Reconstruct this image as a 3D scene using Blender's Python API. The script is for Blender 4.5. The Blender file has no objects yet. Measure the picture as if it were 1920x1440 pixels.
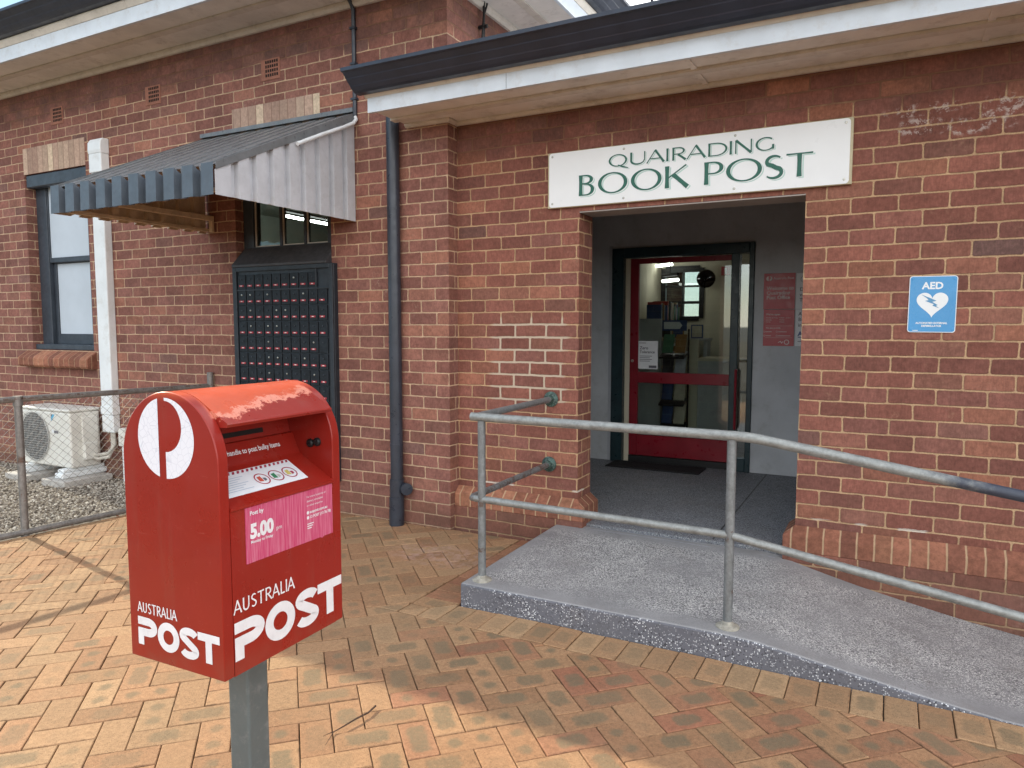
import bpy, math, random
import numpy as np
from mathutils import Vector, Matrix
random.seed(7)
SC = bpy.context.scene
COL = SC.collection
R = math.radians

# ------------------------------------------------------------------ camera, sky, sun, exposure
cam = bpy.data.cameras.new('camera'); camo = bpy.data.objects.new('camera', cam); COL.objects.link(camo)
cam.sensor_width = 36.0; cam.lens = 36.0*1348.475/1920; cam.clip_start = 0.05; cam.clip_end = 3000
_yaw, _pit = -0.48237, -0.08097
_F = Vector((math.sin(_yaw)*math.cos(_pit), math.cos(_yaw)*math.cos(_pit), math.sin(_pit)))
_Rt = Vector((math.cos(_yaw), -math.sin(_yaw), 0)); _U = _Rt.cross(_F)
camo.matrix_world = Matrix(((_Rt.x, _U.x, -_F.x, 0), (_Rt.y, _U.y, -_F.y, -4.388), (_Rt.z, _U.z, -_F.z, 1.458), (0, 0, 0, 1)))
SC.camera = camo
SUN_EL = 29.6; SUN_DIR = Vector((-.974, .176, 0)).normalized()*math.cos(R(SUN_EL)); SUN_DIR.z = math.sin(R(SUN_EL))
sl = bpy.data.lights.new('sun', 'SUN'); sl.energy = 2.6; sl.angle = R(.55); sl.color = (1.0, .89, .68)
so = bpy.data.objects.new('sun', sl); COL.objects.link(so); so.location = (-20, 5, 15)
so.rotation_euler = (-SUN_DIR).to_track_quat('-Z', 'Y').to_euler()
W = bpy.data.worlds.new('World'); SC.world = W; W.use_nodes = True
wt = W.node_tree; bg = wt.nodes['Background']
sky = wt.nodes.new('ShaderNodeTexSky'); sky.sky_type = 'NISHITA'; sky.sun_disc = False
sky.sun_elevation = R(SUN_EL); sky.sun_rotation = math.atan2(SUN_DIR.x, SUN_DIR.y)
sky.air_density = 1.0; sky.dust_density = 0.35; sky.ozone_density = 1.0
# thin broken cloud: white patches mixed over the blue
tc = wt.nodes.new('ShaderNodeTexCoord'); cn = wt.nodes.new('ShaderNodeTexNoise')
cn.inputs['Scale'].default_value = 1.7; cn.inputs['Detail'].default_value = 5; cn.inputs['Roughness'].default_value = .55
cr = wt.nodes.new('ShaderNodeValToRGB'); cr.color_ramp.elements[0].position = .34; cr.color_ramp.elements[1].position = .56
cmix = wt.nodes.new('ShaderNodeMix'); cmix.data_type = 'RGBA'
cl = wt.nodes.new('ShaderNodeMix'); cl.data_type = 'RGBA'; cl.blend_type = 'MULTIPLY'; cl.inputs[0].default_value = 1
wt.links.new(tc.outputs['Generated'], cn.inputs['Vector']); wt.links.new(cn.outputs['Fac'], cr.inputs['Fac'])
mf = wt.nodes.new('ShaderNodeMath'); mf.operation = 'MULTIPLY'; mf.inputs[1].default_value = .8
sx_ = wt.nodes.new('ShaderNodeSeparateXYZ'); wt.links.new(tc.outputs['Generated'], sx_.inputs[0])
mr_ = wt.nodes.new('ShaderNodeMapRange'); mr_.interpolation_type = 'SMOOTHSTEP'; mr_.inputs[1].default_value = -.62; mr_.inputs[2].default_value = -.30; wt.links.new(sx_.outputs[0], mr_.inputs[0])
mm_ = wt.nodes.new('ShaderNodeMath'); mm_.operation = 'MULTIPLY'; wt.links.new(cr.outputs['Color'], mm_.inputs[0]); wt.links.new(mr_.outputs[0], mm_.inputs[1])
wt.links.new(mm_.outputs[0], mf.inputs[0]); wt.links.new(mf.outputs[0], cmix.inputs[0])
bmix = wt.nodes.new('ShaderNodeMix'); bmix.data_type = 'RGBA'; bmix.inputs[7].default_value = (1.5, 2.6, 3.4, 1)
bm2 = wt.nodes.new('ShaderNodeMath'); bm2.operation = 'MULTIPLY_ADD'; bm2.inputs[1].default_value = -.8; bm2.inputs[2].default_value = .8; wt.links.new(mr_.outputs[0], bm2.inputs[0]); wt.links.new(bm2.outputs[0], bmix.inputs[0])
wt.links.new(sky.outputs[0], bmix.inputs[6]); wt.links.new(bmix.outputs[2], cmix.inputs[6]); cmix.inputs[7].default_value = (12.4, 12.1, 11.8, 1)
wt.links.new(cmix.outputs[2], bg.inputs['Color']); bg.inputs['Strength'].default_value = .13
SC.view_settings.view_transform = 'Standard'; SC.view_settings.look = 'None'
SC.view_settings.exposure = 1.2; SC.view_settings.gamma = 1.0
SC.render.engine = 'CYCLES'
SC.cycles.use_denoising = True; SC.cycles.max_bounces = 10; SC.cycles.diffuse_bounces = 6; SC.cycles.transparent_max_bounces = 12
SC.cycles.caustics_reflective = False; SC.cycles.caustics_refractive = False; SC.cycles.sample_clamp_indirect = 6

# ------------------------------------------------------------------ node helper
class G:
    def __init__(s, name):
        s.m = bpy.data.materials.new(name); s.m.use_nodes = True; s.t = s.m.node_tree
        s.b = s.t.nodes['Principled BSDF']; s._pos = None
    def n(s, typ): return s.t.nodes.new('ShaderNode'+typ)
    def put(s, sock, v):
        if isinstance(v, bpy.types.NodeSocket): s.t.links.new(v, sock)
        elif isinstance(v, (tuple, list)):
            sock.default_value = tuple(v)+(1,) if len(v) == 3 and sock.type == 'RGBA' else tuple(v)
        else: sock.default_value = v
    def ma(s, op, a, b=0.0, c=0.0, clamp=False):
        n = s.n('Math'); n.operation = op; n.use_clamp = clamp
        s.put(n.inputs[0], a); s.put(n.inputs[1], b)
        if op in ('MULTIPLY_ADD', 'SMOOTH_MIN', 'SMOOTH_MAX', 'WRAP', 'COMPARE'): s.put(n.inputs[2], c)
        return n.outputs[0]
    def add(s, a, b): return s.ma('ADD', a, b)
    def sub(s, a, b): return s.ma('SUBTRACT', a, b)
    def mul(s, a, b): return s.ma('MULTIPLY', a, b)
    def mx(s, f, a, b, mode='MIX'):
        n = s.n('Mix'); n.data_type = 'RGBA'; n.blend_type = mode
        s.put(n.inputs[0], f); s.put(n.inputs[6], a); s.put(n.inputs[7], b); return n.outputs[2]
    def mf(s, f, a, b):
        n = s.n('Mix'); n.data_type = 'FLOAT'
        s.put(n.inputs[0], f); s.put(n.inputs[2], a); s.put(n.inputs[3], b); return n.outputs[0]
    def ss(s, x, lo, hi, a=0.0, b=1.0):
        n = s.n('MapRange'); n.interpolation_type = 'SMOOTHSTEP'
        s.put(n.inputs[0], x); s.put(n.inputs[1], lo); s.put(n.inputs[2], hi); s.put(n.inputs[3], a); s.put(n.inputs[4], b); return n.outputs[0]
    def xyz(s, v):
        n = s.n('SeparateXYZ'); s.put(n.inputs[0], v); return n.outputs
    def vec(s, x, y=0.0, z=0.0):
        n = s.n('CombineXYZ'); s.put(n.inputs[0], x); s.put(n.inputs[1], y); s.put(n.inputs[2], z); return n.outputs[0]
    def vm(s, op, a, b):
        n = s.n('VectorMath'); n.operation = op; s.put(n.inputs[0], a); s.put(n.inputs[1], b); return n.outputs[0]
    @property
    def pos(s):
        if s._pos is None: s._geo = s.n('NewGeometry'); s._pos = s._geo.outputs['Position']
        return s._pos
    @property
    def nor(s): s.pos; return s._geo.outputs['True Normal']
    def noise(s, scale, detail=3, rough=.55, vec=None, dist=0.0, col=False):
        n = s.n('TexNoise'); s.put(n.inputs['Vector'], s.pos if vec is None else vec); n.inputs['Scale'].default_value = scale
        n.inputs['Detail'].default_value = detail; n.inputs['Roughness'].default_value = rough; n.inputs['Distortion'].default_value = dist
        return n.outputs['Color'] if col else n.outputs['Fac']
    def voro(s, scale, vec=None, feat='F1', rnd=1.0):
        n = s.n('TexVoronoi'); n.feature = feat; s.put(n.inputs['Vector'], s.pos if vec is None else vec)
        n.inputs['Scale'].default_value = scale; n.inputs['Randomness'].default_value = rnd; return n.outputs
    def white(s, v):
        n = s.n('TexWhiteNoise'); n.noise_dimensions = '3D'; s.put(n.inputs['Vector'], v); return n.outputs
    def ramp(s, f, stops, const=False):
        n = s.n('ValToRGB'); e = n.color_ramp.elements
        while len(e) < len(stops): e.new(.5)
        for i, (p, c) in enumerate(stops): e[i].position = p; e[i].color = tuple(c)+(1,)
        if const: n.color_ramp.interpolation = 'CONSTANT'
        s.put(n.inputs[0], f); return n.outputs[0]
    def bump(s, h, strength=.5, dist=.01):
        n = s.n('Bump'); n.inputs['Strength'].default_value = strength; n.inputs['Distance'].default_value = dist
        s.put(n.inputs['Height'], h); s.t.links.new(n.outputs[0], s.b.inputs['Normal'])
    def out(s, color=None, rough=None, metal=None, spec=None, coat=None):
        if color is not None: s.put(s.b.inputs['Base Color'], color)
        if rough is not None: s.put(s.b.inputs['Roughness'], rough)
        if metal is not None: s.put(s.b.inputs['Metallic'], metal)
        if spec is not None: s.put(s.b.inputs['Specular IOR Level'], spec)
        if coat is not None: s.put(s.b.inputs['Coat Weight'], coat)
        return s.m
    def attr(s, name):
        n = s.n('Attribute'); n.attribute_name = name; return n.outputs

def plain(name, col, rough=.55, var=.12, vs=9, spec=.4, metal=0, dirt=None, bump=0, bs=60, dirtamt=.35):
    g = G(name)
    a = g.noise(vs, 5, .6); f = g.ss(a, .3, .7, 1-var, 1+var)
    c = g.mx(1.0, col, g.vec(f, f, f), 'MULTIPLY')
    if dirt: c = g.mx(g.mul(g.ss(g.noise(vs*2.3, 6, .7), .5, .72), dirtamt), c, dirt)
    rr = g.ss(g.noise(vs*3, 4), .3, .7, max(.02, rough-.08), min(1, rough+.1))
    if bump: g.bump(g.noise(bs, 4), bump, .004)
    return g.out(c, rr, metal, spec)

def emit(name, col, s):
    g = G(name); g.out((0, 0, 0)); g.b.inputs['Emission Color'].default_value = tuple(col)+(1,); g.b.inputs['Emission Strength'].default_value = s
    return g.m

BH, BL, BZ, BX = .0857, .2286, .0075, .0118
def brick(name, gain=1.0, mort=(.44, .27, .15), wing=False, grey=0.0):
    g = G(name); p = g.xyz(g.pos); n = g.xyz(g.nor)
    side = g.ma('GREATER_THAN', g.ma('ABSOLUTE', n[0]), .7)
    u0 = g.mf(side, p[0], g.add(p[1], .05))
    wob = g.xyz(g.noise(14, 3, .6, col=True))
    wob2 = g.xyz(g.noise(2.2, 2, .5, col=True))
    u = g.add(g.add(u0, g.mul(g.sub(wob[0], .5), .009)), g.mul(g.sub(wob2[0], .5), .030))
    v = g.add(g.add(p[2], g.mul(g.sub(wob[1], .5), .008)), g.mul(g.sub(wob2[1], .5), .010))
    vr = g.mul(g.sub(v, BZ), 1/BH); row = g.ma('FLOOR', vr)
    fv = g.mul(g.sub(vr, row), BH)
    par = g.ma('FLOORED_MODULO', row, 2.0)
    rowj = g.sub(g.white(g.vec(row, 3.3, 1.7))[0], .5)
    uu = g.add(g.add(g.mul(g.sub(u, BX), 1/BL), g.mul(par, .5)), g.mul(rowj, .10))
    cid = g.ma('FLOOR', uu); fu = g.mul(g.sub(uu, cid), BL)
    wn = g.white(g.vec(cid, row, g.add(g.mul(side, 7.0), .5)))
    rnd = g.xyz(wn[1])
    du = g.ma('MINIMUM', fu, g.sub(BL, fu)); dv = g.ma('MINIMUM', fv, g.sub(BH, fv))
    rad = .014
    a = g.ma('MAXIMUM', g.sub(rad, du), 0.0); b = g.ma('MAXIMUM', g.sub(rad, dv), 0.0)
    d = g.sub(rad, g.ma('SQRT', g.add(g.mul(a, a), g.mul(b, b))))
    fine = g.noise(95, 4, .65)
    d = g.add(d, g.mul(g.sub(fine, .5), .0035))
    jw = .0043
    # repaired patch with a wide pale joint (wing, beside the entrance)
    rep = 0.0
    if wing:
        pn = g.mul(g.sub(g.noise(5, 3), .5), .18)
        bx = g.mul(g.ss(g.add(p[0], pn), -2.50, -2.42), g.ss(g.add(p[0], pn), -1.92, -1.86, 1, 0))
        bz = g.mul(g.ss(p[2], .86, .93), g.ss(p[2], 1.50, 1.53, 1, 0))
        rep = g.mul(bx, bz); rep = g.mul(rep, g.sub(1.0, side))
        jw = g.mf(rep, jw, .0068)
    mask = g.ss(d, g.sub(jw, .0012), g.add(jw, .0018))          # 1 on the brick
    col = g.ramp(rnd[0], [(0, (.170, .070, .054)), (.25, (.192, .074, .055)), (.5, (.217, .082, .058)), (.7, (.187, .079, .062)), (.88, (.265, .108, .066)), (.975, (.165, .078, .062)), (1, (.125, .070, .060))])
    col = g.mx(grey, col, (.195, .108, .092))
    val = g.ss(rnd[1], 0, 1, .88, 1.14)
    tex = g.mul(g.ss(g.noise(38, 6, .7), .25, .75, .78, 1.22), g.ss(g.noise(5.5, 5, .65), .3, .7, .86, 1.14))
    # drag marks along the brick
    st = g.noise(30, 3, .6, vec=g.vec(g.mul(u0, 4), g.mul(p[2], .9), 0)); tex = g.mul(tex, g.ss(st, .3, .7, .9, 1.1))
    tv = g.mul(g.mul(val, tex), gain); col = g.mx(1.0, col, g.vec(tv, tv, tv), 'MULTIPLY')
    speck = g.ss(g.noise(240, 2, .5), .68, .74); col = g.mx(g.mul(speck, .5), col, (.055, .028, .022))
    smear = g.mul(g.ss(g.noise(9, 6, .72, dist=.6), .56, .72), g.ss(g.noise(60, 4, .7), .4, .62))
    col = g.mx(g.mul(smear, .30), col, (.44, .27, .17))
    mc = g.mx(g.ss(g.noise(7, 5), .3, .7), tuple(x*.86 for x in mort), tuple(min(1, x*1.16) for x in mort))
    mg = g.mul(g.ss(g.noise(120, 4, .7), .3, .7, .78, 1.15), gain); mc = g.mx(1.0, mc, g.vec(mg, mg, mg), 'MULTIPLY')
    if wing: mc = g.mx(rep, mc, (.50, .40, .30))
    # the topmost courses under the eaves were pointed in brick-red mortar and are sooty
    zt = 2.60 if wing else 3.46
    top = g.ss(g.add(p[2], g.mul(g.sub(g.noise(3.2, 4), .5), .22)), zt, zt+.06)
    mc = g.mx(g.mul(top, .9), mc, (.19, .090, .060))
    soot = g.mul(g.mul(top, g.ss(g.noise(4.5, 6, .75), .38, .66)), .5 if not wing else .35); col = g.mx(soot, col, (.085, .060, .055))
    c = g.mx(mask, mc, col)
    # lime runs / bloom spots
    ef = g.mul(g.ss(g.noise(2.3, 4, .6), .60, .72), g.ss(g.noise(42, 5, .75), .52, .66))
    c = g.mx(g.mul(ef, .35), c, (.50, .38, .30))
    # grime splashed up off the ground
    low = g.mul(g.ss(g.add(p[2], g.mul(g.sub(g.noise(6, 4), .5), .2)), .05, .3, 1, 0), .4)
    c = g.mx(low, c, (.115, .068, .045))
    if wing:   # old white paint marks high on the right
        def blob(x, z, rx, rz):
            e = g.add(g.ma('POWER', g.mul(g.sub(p[0], x), 1/rx), 2.0), g.ma('POWER', g.mul(g.sub(p[2], z), 1/rz), 2.0)); return g.ss(e, .4, 1.3, 1, 0)
        pm = g.ma('MAXIMUM', g.ma('MAXIMUM', blob(.10, 2.49, .12, .05), blob(.30, 2.475, .13, .05)), g.ma('MAXIMUM', blob(.47, 2.53, .12, .09), blob(.12, 2.575, .2, .035)))
        pm = g.mul(pm, g.ss(g.noise(22, 5, .75, dist=.3), .50, .62)); c = g.mx(g.mul(pm, .6), c, (.62, .55, .50))
        lm = g.mul(g.ma('LESS_THAN', g.ma('ABSOLUTE', g.sub(g.add(p[2], g.mul(g.sub(g.noise(16, 4, .7), .5), .018)), .352)), .0062), g.ss(g.noise(3.1, 2), .52, .56))
        c = g.mx(g.mul(lm, .8), c, (.66, .60, .52))
    h = g.add(g.mul(mask, .8), g.mul(g.noise(70, 5, .7), .45)); chp = g.mul(g.ss(g.noise(48, 5, .7), .60, .70), g.ss(d, .004, .02, 1, 0)); h = g.sub(h, g.mul(chp, .7)); g.bump(h, .8, .007)
    return g.out(c, .9, 0, .18)

def rowlock(name, pitch=.0857, off=.03, light=1.0, jw=.0036):
    g = G(name); p = g.xyz(g.pos); n = g.xyz(g.nor)
    side = g.ma('GREATER_THAN', g.ma('ABSOLUTE', n[0]), g.ma('ABSOLUTE', n[1]))
    u = g.add(g.mf(side, p[0], p[1]), g.mul(g.sub(g.noise(12, 3), .5), .008))
    uu = g.mul(g.add(u, off), 1/pitch); cid = g.ma('FLOOR', uu); f = g.mul(g.sub(uu, cid), pitch)
    d = g.ma('MINIMUM', f, g.sub(pitch, f)); d = g.add(d, g.mul(g.sub(g.noise(90, 4), .5), .003))
    mask = g.ss(d, jw, jw+.003); rnd = g.xyz(g.white(g.vec(cid, side, .5))[1])
    col = g.ramp(rnd[0], [(0, (.18*light, .074*light, .050*light)), (.5, (.25*light, .102*light, .064*light)), (1, (.31*light, .142*light, .085*light))])
    k = g.mul(g.ss(g.noise(30, 6, .7), .25, .75, .7, 1.3), g.ss(rnd[1], 0, 1, .85, 1.15)); col = g.mx(1.0, col, g.vec(k, k, k), 'MULTIPLY')
    col = g.mx(g.mul(g.ss(g.noise(200, 2), .66, .72), .6), col, (.06, .03, .025))
    c = g.mx(mask, g.mx(g.noise(20, 3), (.36, .22, .13), (.50, .34, .21)), col)
    g.bump(g.add(mask, g.mul(g.noise(60, 5), .5)), .6, .006)
    return g.out(c, .88, 0, .2)

def lintel_mat():
    g = G('soldier course'); p = g.xyz(g.pos); pitch = .0857
    uu = g.mul(g.add(p[0], g.mul(g.sub(g.noise(10, 2), .5), .006)), 1/pitch); cid = g.ma('FLOOR', uu); f = g.mul(g.sub(uu, cid), pitch)
    d = g.ma('MINIMUM', f, g.sub(pitch, f)); mask = g.ss(d, .0025, .0045); rnd = g.xyz(g.white(g.vec(cid, 4.4, .5))[1])
    col = g.ramp(rnd[0], [(0, (.33, .215, .165)), (.35, (.40, .275, .21)), (.7, (.47, .34, .255)), (1, (.55, .43, .31))])
    k = g.mul(g.ss(g.noise(26, 6, .75), .25, .75, .72, 1.22), g.ss(rnd[1], 0, 1, .88, 1.12)); col = g.mx(1.0, col, g.vec(k, k, k), 'MULTIPLY')
    st = g.ss(g.noise(20, 4, .7, vec=g.vec(g.mul(p[0], 5), g.mul(p[2], .8), 0)), .55, .75); col = g.mx(g.mul(st, .35), col, (.22, .12, .09))
    c = g.mx(mask, (.24, .15, .11), col); g.bump(g.add(mask, g.mul(g.noise(60, 4), .5)), .4, .005)
    return g.out(c, .88, 0, .2)

def paver_mat():
    g = G('clay pavers'); ra = g.xyz(g.attr('rand')[1]); uvn = g.n('UVMap'); uvn.uv_map = 'uv'; q = g.xyz(uvn.outputs[0])
    base = g.ramp(ra[0], [(0, (.300, .128, .074)), (.10, (.31, .150, .084)), (.3, (.330, .178, .094)), (.7, (.350, .207, .110)), (1, (.375, .240, .132))])
    k = g.mul(g.ss(g.noise(55, 6, .75), .22, .78, .74, 1.24), g.ss(ra[1], 0, 1, .88, 1.12)); base = g.mx(1.0, base, g.vec(k, k, k), 'MULTIPLY')
    wb = g.xyz(g.noise(20, 3, .6, col=True))
    uu = g.add(q[0], g.mul(g.sub(wb[0], .5), .035)); vv = g.add(q[1], g.mul(g.sub(wb[1], .5), .035))
    # burnt grey heart: rounded-box distance from the paver's centre (q in metres), or two round flashes
    ax = g.ma('ABSOLUTE', uu); ay = g.ma('ABSOLUTE', vv)
    hx = g.ss(ra[2], 0, 1, .05, .088)
    dx = g.ma('MAXIMUM', g.sub(ax, g.sub(hx, .02)), 0.0); dy = g.ma('MAXIMUM', g.sub(ay, .014), 0.0)
    dd = g.ma('SQRT', g.add(g.mul(dx, dx), g.mul(dy, dy)))
    one = g.ss(dd, .010, .031, 1, 0)
    ex = g.sub(ax, .052); e2 = g.ma('SQRT', g.add(g.mul(ex, ex), g.mul(ay, ay))); two = g.ss(e2, .012, .038, 1, 0)
    typ = g.ma('GREATER_THAN', ra[2], .72); heart = g.mf(typ, one, two)
    am = g.xyz(g.attr('rand2')[1])
    heart = g.mul(heart, g.mul(g.ss(am[0], .10, .55), g.ss(g.noise(70, 5, .75), .25, .62, .55, 1)))
    c = g.mx(g.mul(heart, .86), base, (.160, .132, .082))
    dust = g.ss(g.noise(1.4, 5, .65), .38, .68); c = g.mx(g.mul(dust, .22), c, (.42, .265, .15))
    sp = g.ss(g.noise(300, 2, .5), .57, .66); c = g.mx(g.mul(sp, .62), c, (.10, .058, .035))
    sp2 = g.ss(g.noise(260, 2, .5, vec=g.vm('ADD', g.pos, (5, 3, 1))), .66, .72); c = g.mx(g.mul(sp2, .4), c, (.62, .45, .28))
    # pale bloom by the downpipe outlet
    p = g.xyz(g.pos); e = g.add(g.ma('POWER', g.mul(g.add(p[0], 2.5), 2.2), 2.0), g.ma('POWER', g.mul(g.add(p[1], .62), 4.0), 2.0))
    c = g.mx(g.mul(g.mul(g.ss(e, .1, 1.0, 1, 0), g.ss(g.noise(18, 5, .7), .42, .64)), .5), c, (.50, .33, .28))
    edg = g.ma('MINIMUM', g.sub(.115, ax), g.sub(.0575, ay)); chip = g.mul(g.ss(g.add(edg, g.mul(g.sub(g.noise(60, 5, .75), .5), .016)), .0, .004, 1, 0), g.ss(g.noise(15, 3), .45, .6)); c = g.mx(g.mul(chip, .6), c, (.12, .075, .045))
    # moss / dirt stains
    c = g.mx(g.mul(g.ss(g.noise(3.3, 6, .7), .60, .78), .35), c, (.12, .09, .055))
    g.bump(g.add(g.noise(170, 4, .7), g.mul(g.noise(25, 3), .8)), .35, .0025)
    return g.out(c, .85, 0, .25)

def speckle(name, base, chip, dark, amt=.62, scale=130, patch=True, edge=False):
    g = G(name); v = g.voro(scale); ch = g.xyz(v[1])
    pt = g.ss(g.noise(3.1 if edge else 7, 4, .6), .3, .62, .35 if edge else .04, 1.0) if patch else 1.0
    w = g.mul(g.ss(ch[0], amt, amt+.02), g.ss(v[0], .42, .5, 1, 0))
    k = g.mul(w, pt); dk = g.mul(g.mul(g.ss(ch[1], .82, .84), g.sub(1.0, g.ss(ch[0], amt, amt+.02))), pt)
    b = g.mx(g.ss(g.noise(6, 5, .6), .3, .7), tuple(x*.9 for x in base), tuple(x*1.1 for x in base))
    if edge:   # brushed smooth band along the two long edges has no chips
        p = g.xyz(g.pos); f = g.mul(g.ss(g.add(p[1], g.mul(g.sub(g.noise(7, 3), .5), .1)), -1.20, -1.10), g.ss(p[1], -.20, -.10, 1, 0))
        f = g.mf(g.ss(p[0], -.1, .5), f, g.ss(p[1], -1.18, -1.02))
        f = g.mul(f, g.ss(g.add(p[0], g.mul(g.sub(g.noise(6, 3), .5), .1)), -1.92, -1.80)); k = g.mul(k, g.add(.12, g.mul(f, .88))); dk = g.mul(dk, g.add(.12, g.mul(f, .88)))
    c = g.mx(k, b, chip); c = g.mx(g.mul(dk, .85), c, dark)
    c = g.mx(g.mul(g.ss(g.noise(4, 5, .7), .5, .75), .22), c, (.2, .17, .14))
    c = g.mx(g.mul(g.ss(g.noise(1.3, 6, .72, dist=.8), .48, .70), .28), c, (.13, .125, .125))
    c = g.mx(g.mul(g.ss(g.noise(13, 6, .8), .62, .72), .30), c, (.10, .085, .07))
    ck = g.voro(1.1, vec=g.vm('ADD', g.pos, g.noise(3, 4, .7, col=True)), feat='DISTANCE_TO_EDGE')[0]
    if edge: c = g.mx(g.mul(g.mul(g.ss(ck, .0, .004, 1, 0), g.ss(g.noise(1.7, 2), .50, .60)), .7), c, (.07, .065, .06))
    g.bump(g.add(g.noise(180, 3), g.mul(k, .6)), .3, .003)
    return g.out(c, .62, 0, .35)

def galv(name, col=(.36, .36, .35), blue=False):
    g = G(name); p = g.xyz(g.pos)
    a = g.noise(22, 5, .65); st = g.noise(18, 4, .6, vec=g.vec(g.mul(p[0], 1), g.mul(p[1], 6), g.mul(p[2], 1)))
    k = g.mul(g.ss(a, .3, .7, .84, 1.16), g.mul(g.ss(st, .3, .7, .88, 1.1), g.ss(g.noise(75, 4, .7), .3, .7, .88, 1.12))); c = g.mx(1.0, col, g.vec(k, k, k), 'MULTIPLY')
    rust = g.mul(g.ss(g.noise(11, 6, .78), .63, .72), .7); c = g.mx(rust, c, (.13, .055, .025))
    c = g.mx(g.mul(g.ss(g.noise(140, 2), .74, .78), .3), c, (.65, .65, .62))
    jr = g.ma('MAXIMUM', g.ma('MAXIMUM', g.ss(g.ma('ABSOLUTE', g.sub(p[2], .285)), .008, .016, 1, 0), g.ss(g.ma('ABSOLUTE', g.sub(p[2], .537)), .018, .034, 1, 0)), g.ss(g.ma('ABSOLUTE', g.sub(p[2], .958)), .003, .010, 1, 0))
    jr = g.mul(jr, g.ss(g.noise(30, 4, .7), .46, .60)); c = g.mx(g.mul(jr, .75 if not blue else .0), c, (.10, .045, .025))
    mt = .35
    if blue:   # remains of dark blue paint towards the foot of the ramp
        f = g.mul(g.ss(g.add(p[0], g.mul(g.sub(g.noise(14, 4, .7), .5), .5)), .12, .36), g.ma('GREATER_THAN', p[2], .55))
        c = g.mx(g.mul(f, .92), c, (.022, .030, .055)); mt = g.mf(f, .35, 0.0)
    g.bump(g.noise(90, 4), .2, .002)
    return g.out(c, g.ss(a, .3, .7, .42, .62), mt, .5)

def red_paint():
    g = G('red enamel'); p = g.xyz(g.pos)
    base = g.mx(g.ss(g.noise(3, 4), .3, .7), (.300, .018, .010), (.262, .015, .009))
    ed = g.sub(p[2], g.add(1.236, g.mul(g.add(p[1], 3.19), .105)))        # wandering edge of the orange sunlight painted into the crown's faded lacquer
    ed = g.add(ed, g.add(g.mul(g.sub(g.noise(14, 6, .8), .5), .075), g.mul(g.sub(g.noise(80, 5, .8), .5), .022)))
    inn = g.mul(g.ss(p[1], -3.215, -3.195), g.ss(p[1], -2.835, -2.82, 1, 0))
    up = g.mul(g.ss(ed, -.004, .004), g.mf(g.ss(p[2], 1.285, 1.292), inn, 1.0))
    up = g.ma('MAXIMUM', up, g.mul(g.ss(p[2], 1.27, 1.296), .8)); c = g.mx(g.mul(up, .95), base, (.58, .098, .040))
    peel = g.mul(g.mul(g.ss(ed, -.003, -.001), g.ss(ed, .010, .013, 1, 0)), g.mul(inn, g.ss(g.noise(36, 5, .7), .38, .46)))
    peel = g.mul(peel, g.ss(p[2], 1.222, 1.228)); peel = g.mul(peel, g.ss(p[0], -1.53, -1.50)); c = g.mx(g.mul(peel, .9), c, (.70, .27, .19))
    ch = g.ss(g.noise(150, 3, .6), .71, .74); c = g.mx(g.mul(ch, .35), c, (.60, .22, .18))
    sc = g.ss(g.noise(26, 3, .5, vec=g.vec(g.mul(p[0], .6), g.mul(p[1], .6), g.mul(p[2], 5)), dist=2), .70, .72); c = g.mx(g.mul(sc, .22), c, (.55, .16, .12))
    c = g.mx(g.mul(g.ss(g.noise(6, 6, .75), .5, .75), .25), c, (.25, .03, .02))
    gr = g.ss(g.noise(14, 5, .7, vec=g.vec(g.mul(p[0], 1), g.mul(p[1], 1), g.mul(p[2], .12))), .52, .75)
    c = g.mx(g.mul(gr, .16), c, (.22, .10, .07)); c = g.mx(g.mul(g.mul(g.ss(p[2], .60, .68, 1, 0), g.ss(g.noise(9, 5, .7), .35, .6)), .22), c, (.20, .09, .06))
    g.bump(g.add(g.noise(5, 2), g.mul(g.noise(120, 2), .02)), .10, .012)
    return g.out(c, g.ss(g.noise(11, 4), .3, .7, .26, .42), 0, .4, .12)

def glass(name, tint=(.9, .95, .93), refl=.12):
    g = G(name); nt = g.t
    tr = g.n('BsdfTransparent'); tr.inputs[0].default_value = tuple(tint)+(1,)
    gl = g.n('BsdfGlossy'); gl.inputs['Roughness'].default_value = .02
    lw = g.n('LayerWeight'); lw.inputs[0].default_value = .5
    mxs = g.n('MixShader'); g.put(mxs.inputs[0], g.ma('MULTIPLY_ADD', g.ma('POWER', lw.outputs['Facing'], 5.0), .9, refl*.5+.02, clamp=True))
    nt.links.new(tr.outputs[0], mxs.inputs[1]); nt.links.new(gl.outputs[0], mxs.inputs[2])
    nt.links.new(mxs.outputs[0], nt.nodes['Material Output'].inputs['Surface']); return g.m

def vinyl_cracked():
    g = G('crazed white vinyl'); v = g.voro(55, feat='DISTANCE_TO_EDGE'); c = g.mx(g.ss(v[0], .0, .05), (.64, .64, .70), (.78, .78, .83))
    return g.out(c, .5, 0, .4)

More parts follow.
